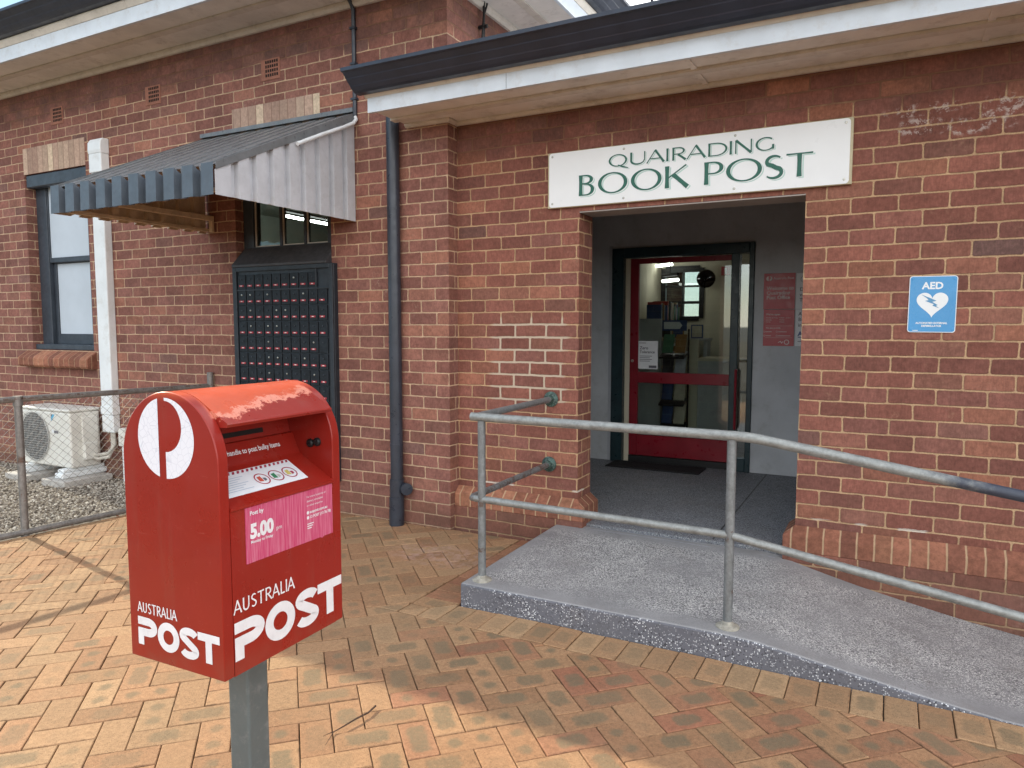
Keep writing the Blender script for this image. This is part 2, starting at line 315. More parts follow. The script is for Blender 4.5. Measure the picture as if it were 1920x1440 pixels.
# ------------------------------------------------------------------ mesh builder
class MB:
    def __init__(s): s.v = []; s.f = []; s.mi = []
    def face(s, pts, mi=0):
        i = len(s.v); s.v += [tuple(p) for p in pts]; s.f.append(tuple(range(i, i+len(pts)))); s.mi.append(mi)
    def box(s, x0, x1, y0, y1, z0, z1, mi=0, T=None):
        i = len(s.v); P = [(x, y, z) for z in (z0, z1) for y in (y0, y1) for x in (x0, x1)]
        if T: P = [tuple(T(*q)) for q in P]
        s.v += P
        for q in ((0, 2, 3, 1), (4, 5, 7, 6), (0, 1, 5, 4), (2, 6, 7, 3), (0, 4, 6, 2), (1, 3, 7, 5)): s.f.append(tuple(i+k for k in q)); s.mi.append(mi)
        return s
    def prism(s, poly, a, b, fn, mi=0, caps=True):
        # poly: 2D list; fn(u, v, w) -> 3D; extruded from w=a to w=b
        n = len(poly); i = len(s.v)
        s.v += [tuple(fn(u, v, a)) for u, v in poly]+[tuple(fn(u, v, b)) for u, v in poly]
        for k in range(n):
            l = (k+1) % n; s.f.append((i+k, i+l, i+n+l, i+n+k)); s.mi.append(mi)
        if caps: s.f.append(tuple(i+k for k in reversed(range(n)))); s.f.append(tuple(i+n+k for k in range(n))); s.mi += [mi, mi]
        return s
    def tube(s, path, r, seg=12, mi=0, cap=True):
        P = [Vector(p) for p in path]; n = len(P); rr = r if isinstance(r, (list, tuple)) else [r]*n
        up = None; i0 = len(s.v)
        for k in range(n):
            if k == 0: t = (P[1]-P[0])
            elif k == n-1: t = P[-1]-P[-2]
            else: t = (P[k+1]-P[k]).normalized()+(P[k]-P[k-1]).normalized()
            t.normalize()
            if up is None: up = t.orthogonal().normalized()
            up = (up-t*up.dot(t)); up = up.normalized() if up.length > 1e-6 else t.orthogonal().normalized()
            w = t.cross(up); sc = 1.0
            if 0 < k < n-1:
                c = (P[k+1]-P[k]).normalized().dot(t); sc = 1/max(.5, c)
                bd = (P[k+1]-P[k]).normalized()-(P[k]-P[k-1]).normalized()
                bd = bd.normalized() if bd.length > 1e-6 else None
            for j in range(seg):
                a = 2*math.pi*j/seg; o = (up*math.cos(a)+w*math.sin(a))*rr[k]
                if 0 < k < n-1 and bd is not None and sc > 1.001: o = o+bd*(o.dot(bd))*(sc-1)
                s.v.append(tuple(P[k]+o))
        for k in range(n-1):
            for j in range(seg):
                a = i0+k*seg+j; b = i0+k*seg+(j+1) % seg; s.f.append((a, b, b+seg, a+seg)); s.mi.append(mi)
        if cap:
            s.f.append(tuple(i0+j for j in reversed(range(seg)))); s.f.append(tuple(i0+(n-1)*seg+j for j in range(seg))); s.mi += [mi, mi]
        return s
    def lathe(s, c, axis, prof, seg=20, mi=0):
        # prof: (t along axis, radius)
        ax = Vector(axis).normalized(); u = ax.orthogonal().normalized(); w = ax.cross(u); c = Vector(c); i0 = len(s.v)
        for t, r in prof:
            for j in range(seg):
                a = 2*math.pi*j/seg; s.v.append(tuple(c+ax*t+(u*math.cos(a)+w*math.sin(a))*max(r, 1e-5)))
        for k in range(len(prof)-1):
            for j in range(seg):
                a = i0+k*seg+j; b = i0+k*seg+(j+1) % seg; s.f.append((a, b, b+seg, a+seg)); s.mi.append(mi)
        return s
    def sweep(s, path, prof, mi=0, caps=True):
        # path: xy points; prof: closed polygon of (outward offset, z); mitred; outward = right of travel
        n = len(path); m = len(prof); i0 = len(s.v)
        for k in range(n):
            p = Vector(path[k]); 
            d0 = (Vector(path[k])-Vector(path[k-1])).normalized() if k else None
            d1 = (Vector(path[k+1])-Vector(path[k])).normalized() if k < n-1 else None
            n0 = Vector((d0.y, -d0.x)) if d0 else None; n1 = Vector((d1.y, -d1.x)) if d1 else None
            if n0 and n1: mt = (n0+n1); mt = mt/(mt.dot(n0))
            else: mt = n0 or n1
            for o, z in prof: s.v.append((p.x+mt.x*o, p.y+mt.y*o, z))
        for k in range(n-1):
            for j in range(m):
                l = (j+1) % m; s.f.append((i0+k*m+j, i0+k*m+l, i0+(k+1)*m+l, i0+(k+1)*m+j)); s.mi.append(mi)
        if caps: s.f.append(tuple(i0+j for j in reversed(range(m)))); s.f.append(tuple(i0+(n-1)*m+j for j in range(m))); s.mi += [mi, mi]
        return s
    def ribbon(s, pts, w, fn, off=0.0, mi=0):
        # flat stroke: pts 2D, w width or list; fn(u, v, off)
        n = len(pts); ww = w if isinstance(w, (list, tuple)) else [w]*n; i0 = len(s.v)
        for k in range(n):
            a = Vector(pts[max(0, k-1)]); b = Vector(pts[min(n-1, k+1)]); t = (b-a)
            if 0 < k < n-1:
                t0 = (Vector(pts[k])-a).normalized(); t1 = (b-Vector(pts[k])).normalized(); t = t0+t1
                if t.length < 1e-6: t = t0
                t.normalize(); nn = Vector((-t.y, t.x)); sc = 1/max(.45, nn.dot(Vector((-t0.y, t0.x))))
            else: t.normalize(); nn = Vector((-t.y, t.x)); sc = 1
            p = Vector(pts[k]); h = ww[k]*.5*sc
            for q in (p+nn*h, p-nn*h): s.v.append(tuple(fn(q.x, q.y, off)))
        for k in range(n-1): a = i0+2*k; s.f.append((a, a+1, a+3, a+2)); s.mi.append(mi)
        return s
    def poly(s, pts, fn, off=0.0, mi=0): s.face([fn(u, v, off) for u, v in pts], mi); return s
    def build(s, name, mats, parent=None, smooth=False, bevel=0, origin=None, recalc=True, bseg=1, angle=30):
        me = bpy.data.meshes.new(name); vv = s.v
        if origin: vv = [(x-origin[0], y-origin[1], z-origin[2]) for x, y, z in vv]
        me.from_pydata(vv, [], s.f)
        for m in (mats if isinstance(mats, (list, tuple)) else [mats]): me.materials.append(m)
        me.polygons.foreach_set('material_index', s.mi)
        if recalc:
            import bmesh; bm = bmesh.new(); bm.from_mesh(me); bmesh.ops.remove_doubles(bm, verts=bm.verts, dist=1e-6) if recalc == 'weld' else None
            bmesh.ops.recalc_face_normals(bm, faces=bm.faces); bm.to_mesh(me); bm.free()
        if smooth:
            me.polygons.foreach_set('use_smooth', [True]*len(me.polygons)); me.set_sharp_from_angle(angle=R(angle))
        o = bpy.data.objects.new(name, me); COL.objects.link(o)
        if origin: o.location = origin
        if parent:
            o.parent = parent; o.matrix_parent_inverse = Matrix.Translation(-WLOC(parent))
        if bevel:
            b = o.modifiers.new('bevel', 'BEVEL'); b.width = bevel; b.segments = bseg; b.limit_method = 'ANGLE'; b.angle_limit = R(40); b.use_clamp_overlap = True
        return o
def WLOC(o):
    v = Vector(o.location)
    if o.parent: v = v+WLOC(o.parent)+o.matrix_parent_inverse.to_translation()
    return v
def tag(o, label=None, cat=None, group=None, kind=None):
    if label: o['label'] = label
    if cat: o['category'] = cat
    if group: o['group'] = group
    if kind: o['kind'] = kind
    return o
def thing(name, loc, label, cat, group=None):
    e = bpy.data.objects.new(name, None); COL.objects.link(e); e.location = loc; e.empty_display_size = .1
    return tag(e, label, cat, group)
def copy_tree(o, delta, parent=None):
    c = o.copy(); COL.objects.link(c)
    if parent: c.parent = parent; c.matrix_parent_inverse = Matrix.Translation(-WLOC(parent)) if False else o.matrix_parent_inverse.copy()
    else: c.location = Vector(o.location)+Vector(delta)
    for ch in list(o.children): copy_tree(ch, delta, c)
    return c
def XZ(y): return lambda u, v, w: (u, y-w, v)            # a vertical face looking at -Y; w stands proud
def arc(cx, cy, rx, ry, a0, a1, n=20): return [(cx+rx*math.cos(R(a0+(a1-a0)*k/n)), cy+ry*math.sin(R(a0+(a1-a0)*k/n))) for k in range(n+1)]
def ring(mb, cx, cy, rx, ry, tx, ty, fn, off=0.0, mi=0, n=40):
    for k in range(n):
        a, b = 2*math.pi*k/n, 2*math.pi*(k+1)/n
        mb.face([fn(cx+rx*math.cos(a), cy+ry*math.sin(a), off), fn(cx+rx*math.cos(b), cy+ry*math.sin(b), off),
                 fn(cx+(rx-tx)*math.cos(b), cy+(ry-ty)*math.sin(b), off), fn(cx+(rx-tx)*math.cos(a), cy+(ry-ty)*math.sin(a), off)], mi)
def text_to(mb, s, size, u, v, fn, off=0.0, mi=0, align='LEFT', bold=0.0, sx=1.0):
    c = bpy.data.curves.new('t', 'FONT'); c.body = s; c.size = size; c.align_x = align; c.offset = bold; c.resolution_u = 3
    o = bpy.data.objects.new('t', c); me = bpy.data.meshes.new_from_object(o)
    i = len(mb.v); mb.v += [tuple(fn(u+q.co.x*sx, v+q.co.y, off)) for q in me.vertices]
    for p in me.polygons: mb.f.append(tuple(i+k for k in p.vertices)); mb.mi.append(mi)
    bpy.data.objects.remove(o); bpy.data.curves.remove(c); bpy.data.meshes.remove(me)

# ------------------------------------------------------------------ materials
mBrickHall = brick('hall brickwork', 1.15, (.44, .30, .20), False, .34)
mBrickWing = brick('wing brickwork', 1.08, (.43, .275, .160), True, .08)
mRow = rowlock('plinth bricks'); mSill = rowlock('sill bricks', .0857, .0, 1.12, .0012); mLint = lintel_mat()
mPav = paver_mat()
mWhite = plain('white fascia paint', (.68, .74, .80), .5, .07, 4, dirt=(.42, .38, .33), dirtamt=.3)
mCream = plain('cream trim paint', (.68, .63, .56), .6, .08, 6, dirt=(.3, .25, .2))
mSoffit = plain('soffit board paint', (.80, .765, .715), .65, .10, 3, dirt=(.33, .28, .23), dirtamt=.4)
mCharc = plain('charcoal gutter paint', (.026, .034, .056), .38, .15, 6, spec=.5)
mNavy = plain('navy downpipe paint', (.028, .034, .048), .35, .18, 7, spec=.5)
mDarkFr = plain('charcoal timber paint', (.040, .050, .064), .45, .15, 8)
mBlind = plain('pale blind', (.50, .56, .62), .6, .05, 2)
mPorch = plain('grey porch paint', (.47, .49, .51), .7, .10, 2.5, dirt=(.26, .25, .24), dirtamt=.35)
mPorchCeil = plain('porch ceiling', (.34, .30, .27), .8, .08, 3)
mFrameG = plain('dark green frame paint', (.012, .030, .036), .35, .2, 9)
mDoorRed = plain('red door enamel', (.20, .009, .018), .35, .12, 6)
mGlass = glass('door glass'); mGlassW = glass('window glass', (.8, .86, .84), .08)
mCreamWall = plain('cream plaster', (.60, .55, .43), .8, .06, 2)
mIntDark = plain('green grey wall', (.34, .38, .33), .8, .06, 2)
mFloorIn = plain('worn timber floor', (.22, .16, .10), .4, .2, 6)
mBlack = plain('black plastic', (.012, .012, .013), .45, .2, 30)
mTube = emit('fluorescent tube', (1, .97, .9), 5.0)
mRampTop = speckle('speckled grey coating', (.280, .276, .278), (.80, .79, .75), (.035, .035, .04), .48, 165, True, True)
mRampSide = speckle('blue grey painted edge', (.135, .136, .156), (.72, .74, .76), (.03, .03, .035), .74, 150, True)
mTerr = speckle('dark porch coating', (.165, .175, .195), (.42, .42, .42), (.03, .03, .035), .62, 170, False)
mGalv = galv('galvanised tube', (.20, .212, .215)); mGalvB = galv('galvanised handrail', (.27, .28, .27), True); mFenceG = galv('weathered fence tube', (.20, .19, .18))
mWire = plain('chain wire', (.22, .21, .20), .5, .2, 20, metal=.4)
mFlange = plain('flange green paint', (.035, .075, .062), .5, .5, 40, dirt=(.4, .42, .4), dirtamt=.6)
mFootFl = plain('weathered foot flange', (.33, .31, .26), .7, .25, 40, dirt=(.12, .1, .07))
mAwnTop = plain('charcoal awning metal', (.150, .158, .165), .34, .15, 12, spec=.5)
mAwnFront = plain('slate awning valance', (.080, .098, .120), .4, .12, 10, spec=.5)
mAwnSide = plain('light grey awning metal', (.52, .53, .56), .42, .06, 10, dirt=(.3, .28, .26), dirtamt=.2)
mAwnTan = plain('tan awning lining', (.62, .50, .37), .6, .12, 8, dirt=(.25, .18, .12))
mPVC = plain('white duct plastic', (.72, .75, .76), .4, .05, 4, dirt=(.45, .42, .36), dirtamt=.3)
mBoxes = plain('black box paint', (.016, .022, .030), .5, .2, 14, spec=.5)
mBoxes2 = plain('black box doors', (.010, .014, .019), .5, .35, 25, spec=.3)
mTagRed = plain('red number tag', (.36, .035, .05), .5, .2, 60); mTagWhite = plain('white tag print', (.7, .66, .64), .5, .05)
mBrass = plain('dull lock metal', (.45, .43, .38), .35, .2, 40, metal=.8)
mTerra = plain('terracotta vent', (.30, .13, .088), .85, .15, 20); mHole = plain('vent hole', (.02, .012, .01), .9)
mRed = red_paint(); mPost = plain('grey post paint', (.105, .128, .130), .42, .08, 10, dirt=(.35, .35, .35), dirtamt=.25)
mVinyl = vinyl_cracked(); mVinylW = plain('white vinyl', (.76, .76, .78), .5, .05, 20, dirt=(.5, .47, .45), dirtamt=.25)
mSlot = plain('slot dark', (.008, .006, .006), .6)
mAC = plain('air conditioner cream enamel', (.66, .65, .60), .45, .05, 5, dirt=(.42, .38, .3), dirtamt=.25)
mACg = plain('grille shadow grey', (.045, .045, .047), .6); mACwire = plain('grille wire', (.42, .42, .40), .4, .05)
mConc = plain('raw concrete', (.42, .40, .37), .9, .15, 14, bump=.4)
mSignW = plain('white sign face', (.80, .81, .81), .35, .025, 3); mSignEdge = plain('sign edge timber', (.50, .44, .30), .7, .1)
mGreen = plain('sign green vinyl', (.020, .115, .080), .45, .08, 30); mMint = plain('sign mint vinyl', (.47, .63, .58), .45, .05)
mBlue = plain('sign blue', (.075, .30, .58), .3, .04, 6); mBoltB = plain('sign bolt blue', (.10, .27, .45), .3, .04)
mSignRed = plain('dark red sign', (.42, .05, .06), .35, .06, 8); mPale = plain('pale lettering', (.66, .60, .58), .5, .03)
mPaper = plain('white paper', (.74, .76, .78), .6, .03); mInk = plain('grey ink', (.12, .12, .14), .6)
mMat = plain('black ribbed rubber', (.014, .014, .016), .8, .3, 60, bump=.6, bs=200)
mTwig = plain('dry twig bark', (.075, .045, .03), .9, .3, 80); mLeaf = plain('dry leaf', (.20, .07, .03), .8, .3, 60)

def gravel_mat():
    g = G('gravel stones'); r = g.xyz(g.attr('rand')[1])
    c = g.ramp(r[0], [(0, (.10, .085, .07)), (.3, (.24, .205, .165)), (.6, (.36, .32, .26)), (.85, (.46, .42, .35)), (1, (.60, .57, .50))])
    k = g.ss(g.noise(120, 4), .3, .7, .8, 1.2); c = g.mx(1.0, c, g.vec(k, k, k), 'MULTIPLY'); return g.out(c, .9, 0, .2)
mGravel = gravel_mat(); mSoil = plain('grit bed', (.17, .145, .115), .95, .3, 60, bump=.8, bs=120)
mSand = plain('jointing sand', (.070, .052, .032), .95, .3, 40, dirt=(.045, .065, .02), dirtamt=.7)
mAsph = plain('street asphalt', (.055, .053, .052), .9, .2, 4, bump=.3)

# ------------------------------------------------------------------ ground sheets
TW = -.115                                   # outer face of the hall wall
def fx(y): return -5.13+.117*(y-TW)          # fence line
gm = MB()
gm.face([(-60, -60, -.03), (60, -60, -.03), (60, -1.49, -.03), (-60, -1.49, -.03)]); 
gm.face([(-60, -1.49, -.03), (-1.93, -1.49, -.03), (-1.93, .1, -.03), (-60, .1, -.03)])
gm.face([(-1.93, -1.49, -.42), (60, -1.49, -.42), (60, 60, -.42), (-1.93, 60, -.42)])
gm.face([(-60, .1, -.034), (-1.93, .1, -.034), (-1.93, 60, -.034), (-60, 60, -.034)])
tag(gm.build('ground', mSand, recalc=False), kind='structure')
far = MB(); far.face([(-900, -900, -.5), (900, -900, -.5), (900, 900, -.5), (-900, 900, -.5)])
tag(far.build('far_ground', mAsph, recalc=False), kind='structure')

def clip(poly, a, b, c):
    # keep a*x+b*y<=c
    out = []
    for i in range(len(poly)):
        p, q = poly[i], poly[(i+1) % len(poly)]; dp = a*p[0]+b*p[1]-c; dq = a*q[0]+b*q[1]-c
        if dp <= 0: out.append(p)
        if (dp < 0 < dq) or (dq < 0 < dp): t = dp/(dp-dq); out.append((p[0]+(q[0]-p[0])*t, p[1]+(q[1]-p[1])*t))
    return out
def inset(poly, d):
    out = poly
    n = len(poly)
    for i in range(n):
        p, q = poly[i], poly[(i+1) % n]; ex, ey = q[0]-p[0], q[1]-p[1]; L = math.hypot(ex, ey)
        if L < 1e-5: continue
        a, b = ey/L, -ex/L; out = clip(out, a, b, a*p[0]+b*p[1]-d)     # ccw: outward normal (ey,-ex)
        if len(out) < 3: return []
    return out
def gz(x, y): return -.02*max(0, x-.1) + .003*math.sin(1.9*x+.7)*math.sin(2.3*y) - .002
class Pavers:
    def __init__(s): s.v = []; s.f = []; s.uv = []; s.r = []; s.r2 = []
    def add(s, poly, C, ang, r, r2):
        area = .5*abs(sum(poly[i][0]*poly[(i+1) % len(poly)][1]-poly[(i+1) % len(poly)][0]*poly[i][1] for i in range(len(poly))))
        if area < .0006: return
        o = inset(poly, random.uniform(.0010, .0022)); t = inset(o, .0030) if o else []
        if len(t) < 3 or len(o) != len(t): 
            t = o
            if len(o) < 3: return
        dz = random.gauss(0, .0013); tx, ty = random.gauss(0, .006), random.gauss(0, .006)
        ca, sa = math.cos(ang), math.sin(ang); n = len(o)
        def P(p, z): return (p[0], p[1], gz(*p)+z+dz+tx*(p[0]-C[0])+ty*(p[1]-C[1]))
        i = len(s.v); s.v += [P(p, 0) for p in t]+[P(p, -.0026) for p in o]+[P(p, -.028) for p in o]
        U = [((p[0]-C[0])*ca+(p[1]-C[1])*sa, -(p[0]-C[0])*sa+(p[1]-C[1])*ca) for p in list(t)+list(o)+list(o)]
        fs = [tuple(i+k for k in range(n))]
        for lv in (0, 1):
            for k in range(n): l = (k+1) % n; fs.append((i+lv*n+l, i+lv*n+k, i+(lv+1)*n+k, i+(lv+1)*n+l))
        for f in fs: s.f.append(f); s.uv += [U[k-i] for k in f]; s.r.append(r); s.r2.append(r2)
    def build(s, name, mat):
        me = bpy.data.meshes.new(name); me.from_pydata(s.v, [], s.f); me.materials.append(mat)
        uv = me.uv_layers.new(name='uv'); uv.data.foreach_set('uv', [c for q in s.uv for c in q])
        for nm, dat in (('rand', s.r), ('rand2', s.r2)):
            a = me.attributes.new(nm, 'FLOAT_VECTOR', 'FACE'); a.data.foreach_set('vector', [c for q in dat for c in q])
        o = bpy.data.objects.new(name, me); COL.objects.link(o); return tag(o, kind='structure')
PV = Pavers(); w_ = .115; c45 = math.sqrt(.5); OX, OY = -1.305, -2.094
def emitp(poly, C, ang):
    # ccw
    ar = sum(poly[i][0]*poly[(i+1) % len(poly)][1]-poly[(i+1) % len(poly)][0]*poly[i][1] for i in range(len(poly)))
    if ar < 0: poly = poly[::-1]
    rr = random.random(); r = (rr, random.random(), random.random()); 
    hearty = random.random()
    # pavers to the left are paler and less burnt
    lf = min(1, max(0, (-1.5-C[0])/.7)); hearty = .22+.78*hearty; hearty *= 1-.55*lf; r0 = rr*.62 if rr > .10 else 0
    r = (min(1, r0*(1-.45*lf)+(.30+.32*rr)*lf), r[1], r[2])
    r2 = (hearty, random.random(), 0)
    A = clip(poly, 0, 1, -1.487)
    A = clip(A, -1, 0, 5.9) if len(A) > 2 else A
    parts = [A]
    B = clip(clip(poly, 0, -1, 1.487), 1, 0, -2.185) if len(poly) > 2 else []
    if len(B) > 2: parts.append(clip(B, 0, 1, TW+.02))
    for q in parts:
        if len(q) > 2: q = clip(q, -1, .117, 5.13+.117*.115-.06) 
        if len(q) > 2: PV.add(q, C, ang, r, r2)
N = 46
for i in range(-N, N):
    for j in range(-N, N):
        k = (i-j) % 4
        if k == 0: cells = (i, i+2, j, j+1); hor = True
        elif k == 3: cells = (i, i+1, j, j+2); hor = False
        else: continue
        P = []
        for a, b in ((cells[0], cells[2]), (cells[1], cells[2]), (cells[1], cells[3]), (cells[0], cells[3])):
            P.append((OX+(a-b)*w_*c45, OY+(a+b)*w_*c45))
        C = (sum(p[0] for p in P)/4, sum(p[1] for p in P)/4)
        if C[1] > .2 or C[1] < -5.2 or C[0] < -6.2 or C[0] > 3.2: continue
        emitp(P, C, R(45) if hor else R(135))
PV.build('paving', mPav)
PB = Pavers(); x = -2.18; pt = .1165
def bp(poly, C, ang, red=False):
    r = (random.uniform(0, .2) if red else random.uniform(.55, 1), random.random(), random.uniform(0, .3)); PB.add(poly, C, ang, r, (random.uniform(.2, .42), 0, 0))
k = 0
while x < 3.2:
    x1 = x+pt; P = [(x, -1.484), (x1, -1.484), (x1, -1.272), (x, -1.272)]
    P = clip(P, -1, 1, -(-2.18)-1.484+.0) if x < -1.9 else P          # mitre at the corner of the ramp
    if len(P) > 2: bp(P, ((x+x1)/2, -1.378), R(90))
    x = x1
y = -1.484
while y < -.13:
    y1 = y+pt; P = [(-2.182, y), (-1.952, y), (-1.952, min(y1, -.062)), (-2.182, min(y1, -.062))]
    if y < -1.2: P = clip(P, 1, -1, -2.18+1.484)
    if len(P) > 2: bp(P, (-2.067, (y+y1)/2), 0, y > -1.33)
    y = y1
PB.build('paving_border', mPav)

# gravel bed behind the fence
gb = MB(); gb.face([(-14, -4.5, -.018), (fx(-4.5)-.02, -4.5, -.018), (fx(TW)-.02, TW, -.018), (-14, TW, -.018)]); tag(gb.build('gravel_bed', mSoil, recalc=False), kind='structure')
rng = np.random.default_rng(3); nS = 15000
ico = [(0, 0, 1), (.894, 0, .447), (.276, .851, .447), (-.724, .526, .447), (-.724, -.526, .447), (.276, -.851, .447), (.724, .526, -.447), (-.276, .851, -.447), (-.894, 0, -.447), (-.276, -.851, -.447), (.724, -.526, -.447), (0, 0, -1)]
icf = [(0, 1, 2), (0, 2, 3), (0, 3, 4), (0, 4, 5), (0, 5, 1), (1, 6, 2), (2, 7, 3), (3, 8, 4), (4, 9, 5), (5, 10, 1), (2, 6, 7), (3, 7, 8), (4, 8, 9), (5, 9, 10), (1, 10, 6), (6, 11, 7), (7, 11, 8), (8, 11, 9), (9, 11, 10), (10, 11, 6)]
ico = np.array(ico); icf = np.array(icf)
gy = rng.uniform(-2.3, TW-.01, nS); gx = -5.2-np.abs(rng.beta(1.0, 1.6, nS))*3.6+.117*(gy-TW); keep = gx < (-5.13+.117*(gy-TW)-.03); gx, gy = gx[keep], gy[keep]; nS = len(gx)
sz = rng.uniform(.006, .0145, nS)[:, None, None]; sh = rng.uniform(.6, 1.25, (nS, 1, 3)); sh[:, :, 2] *= .7
jit = rng.uniform(.78, 1.22, (nS, 12, 1)); an = rng.uniform(0, 6.28, nS); V = ico[None]*sz*sh*jit
ca, sa = np.cos(an)[:, None], np.sin(an)[:, None]
V = np.stack([V[:, :, 0]*ca-V[:, :, 1]*sa+gx[:, None], V[:, :, 0]*sa+V[:, :, 1]*ca+gy[:, None], V[:, :, 2]+(-.014+rng.uniform(0, .014, nS))[:, None]], 2)
me = bpy.data.meshes.new('gravel'); me.from_pydata(V.reshape(-1, 3).tolist(), [], (icf[None]+(np.arange(nS)*12)[:, None, None]).reshape(-1, 3).tolist())
a = me.attributes.new('rand', 'FLOAT_VECTOR', 'FACE'); a.data.foreach_set('vector', np.repeat(rng.uniform(0, 1, (nS, 3)), 20, 0).ravel())
me.materials.append(mGravel); o = bpy.data.objects.new('gravel', me); COL.objects.link(o); tag(o, kind='stuff')

# ------------------------------------------------------------------ the building
BLD = thing('post_office_building', (-2.735, 0, 0), 'red brick post office with a taller hall and a lower entrance wing under dark gutters', 'building')
LX = -9.10                                   # left end of the hall
wb = MB()
T0, T1 = TW, .115
def wall_y(mb, x0, x1, z0, z1, ya=T0, yb=T1): mb.box(x0, x1, ya, yb, z0, z1)
wall_y(wb, LX, -7.79, -.4, 3.9); wall_y(wb, -7.79, -6.78, -.4, 1.215); wall_y(wb, -7.79, -6.78, 2.968, 3.9)
wall_y(wb, -6.78, -4.81, -.4, 3.9); wall_y(wb, -4.81, -3.79, 2.965, 3.9); wall_y(wb, -4.81, -3.79, -.4, .25); wall_y(wb, -3.79, -2.735, -.4, 3.9)
wb.box(-2.965, -2.735, T1, 6.4, -.4, 3.9); wb.box(LX, LX+.23, T1, 6.4, -.4, 3.9); wb.box(LX+.23, -2.965, 6.17, 6.4, -.4, 3.9)
wb.build('brick_wall', mBrickHall, BLD, recalc=False)
ww = MB(); ww.box(-2.735, -1.805, 0, .23, -.4, 2.93); ww.box(-.443, 6.0, 0, .23, -.45, 2.93); ww.box(-1.805, -.443, 0, .23, 2.195, 2.93)
ww.box(5.77, 6.0, .23, 8.6, -.45, 2.93)
ww.build('brick_wall', mBrickWing, BLD, recalc=False)
# plinth (projecting base course with a splayed brick-on-edge top)
for path in ([(-2.735, 0), (-1.805, 0), (-1.805, .23)], [(-.443, .23), (-.443, 0), (6.0, 0)]):
    pl = MB().sweep(path, [(.0, -.42), (.058, -.42), (.058, .166), (.0, .166)]); pl.build('plinth', mBrickWing, BLD)
    pl = MB().sweep(path, [(.0, .166), (.061, .166), (.061, .258), (.0, .308)]); pl.build('plinth_course', mRow, BLD, bevel=.004)
# soldier lintels and the brick sill
MB().box(-7.79, -6.78, TW-.003, TW+.05, 2.97, 3.225).build('lintel', mLint, BLD); MB().box(-4.81, -3.875, TW-.003, TW+.05, 2.968, 3.208).build('lintel', mLint, BLD)
MB().prism([(TW+.1, 1.212), (TW+.0, 1.205), (TW-.085, 1.150), (TW-.10, 1.130), (TW-.10, 1.065), (TW-.085, 1.045), (TW-.002, 1.035), (TW+.1, 1.035)], -7.90, -6.74, lambda u, v, w: (w, u, v+.12*0)).build('window_sill', mSill, BLD, bevel=.004)
# terracotta air vents
for (vx, vz) in ((-7.19, 3.475), (-5.775, 3.463), (-4.37, 3.458)):
    v = MB(); v.box(vx-.1, vx+.1, TW-.006, TW+.01, vz-.081, vz+.081); o = v.build('air_vent', mTerra, BLD, bevel=.003)
    h = MB()
    for i in range(6):
        for j in range(4):
            xx = vx-.05+i*.0235; zz = vz-.055+j*.0335; h.box(xx, xx+.014, TW-.0085, TW-.0055, zz, zz+.021)
    h.build('vent_holes', mHole, o)
# eaves: soffit, fascia, trim, gutter, roof
HP = [(LX, 6.4), (LX, TW), (-2.735, TW), (-2.735, 6.4)]
MB().sweep(HP, [(-.1, 3.80), (.505, 3.815), (.505, 3.835), (-.1, 3.83)]).build('soffit', mSoffit, BLD)
MB().sweep(HP, [(.0, 3.755), (.022, 3.755), (.040, 3.773), (.040, 3.7995), (.0, 3.7985)]).build('soffit_trim', mCream, BLD)
MB().sweep(HP, [(.24, 3.797), (.30, 3.797), (.30, 3.8075), (.24, 3.806)]).build('soffit_trim', mCream, BLD)
MB().sweep(HP, [(.507, 3.79), (.530, 3.79), (.530, 3.905), (.507, 3.905)]).build('fascia', mWhite, BLD)
MB().sweep(HP, [(.507, 3.907), (.534, 3.907), (.556, 3.945), (.556, 3.962), (.507, 3.962)]).build('fascia_trim', mCream, BLD)
gut = lambda b, z: [(b, z), (b+.045, z+.002), (b+.066, z+.012), (b+.088, z+.030), (b+.092, z+.036), (b+.128, z+.066), (b+.131, z+.072), (b+.160, z+.096), (b+.182, z+.102), (b+.184, z+.122), (b+.160, z+.122), (b+.156, z+.104), (b+.09, z+.046), (b+.05, z+.014), (b+.012, z+.014), (b+.012, z+.13), (b, z+.13)]
MB().sweep(HP, gut(.557, 3.965)).build('gutter', mCharc, BLD)
rf = MB(); e = .60; z0, z1 = 4.02, 5.5
A_, B_, C_, D_ = (LX-e, TW-e, z0), (-2.735+e, TW-e, z0), (-2.735+e, 6.4+e, z0), (LX-e, 6.4+e, z0); E_, F_ = (LX+3.2, 3.1, z1), (-6.0, 3.1, z1)
rf.face([A_, B_, F_, E_]); rf.face([B_, C_, F_]); rf.face([C_, D_, E_, F_]); rf.face([D_, A_, E_]); rf.build('roof', mCharc, BLD, recalc=False)
WP = [(-3.075, 0), (6.3, 0)]
MB().sweep(WP, [(-.02, 2.872), (.505, 2.868), (.505, 2.890), (-.02, 2.890)]).build('soffit', mSoffit, BLD)
MB().sweep([(-2.735, 0), (6.0, 0)], [(.0, 2.845), (.020, 2.845), (.034, 2.858), (.034, 2.870), (.0, 2.870)]).build('soffit_trim', mCream, BLD)
MB().sweep([(-3.075, TW), (-2.735, TW), (-2.735, -.034)], [(.0, 2.845), (.020, 2.845), (.034, 2.858), (.034, 2.8695), (.0, 2.8695)]).build('soffit_trim', mCream, BLD)
MB().sweep(WP, [(.25, 2.852), (.31, 2.852), (.31, 2.8675), (.25, 2.8675)]).build('soffit_trim', mCream, BLD)
for sx in (-1.02, .35):
    MB().box(sx, sx+.03, -.50, -.04, 2.860, 2.868).build('soffit_batten', mSoffit, BLD)
MB().sweep([(-3.09, 0), (6.3, 0)], [(.507, 2.850), (.530, 2.850), (.530, 2.942), (.507, 2.942)]).build('fascia', mWhite, BLD)
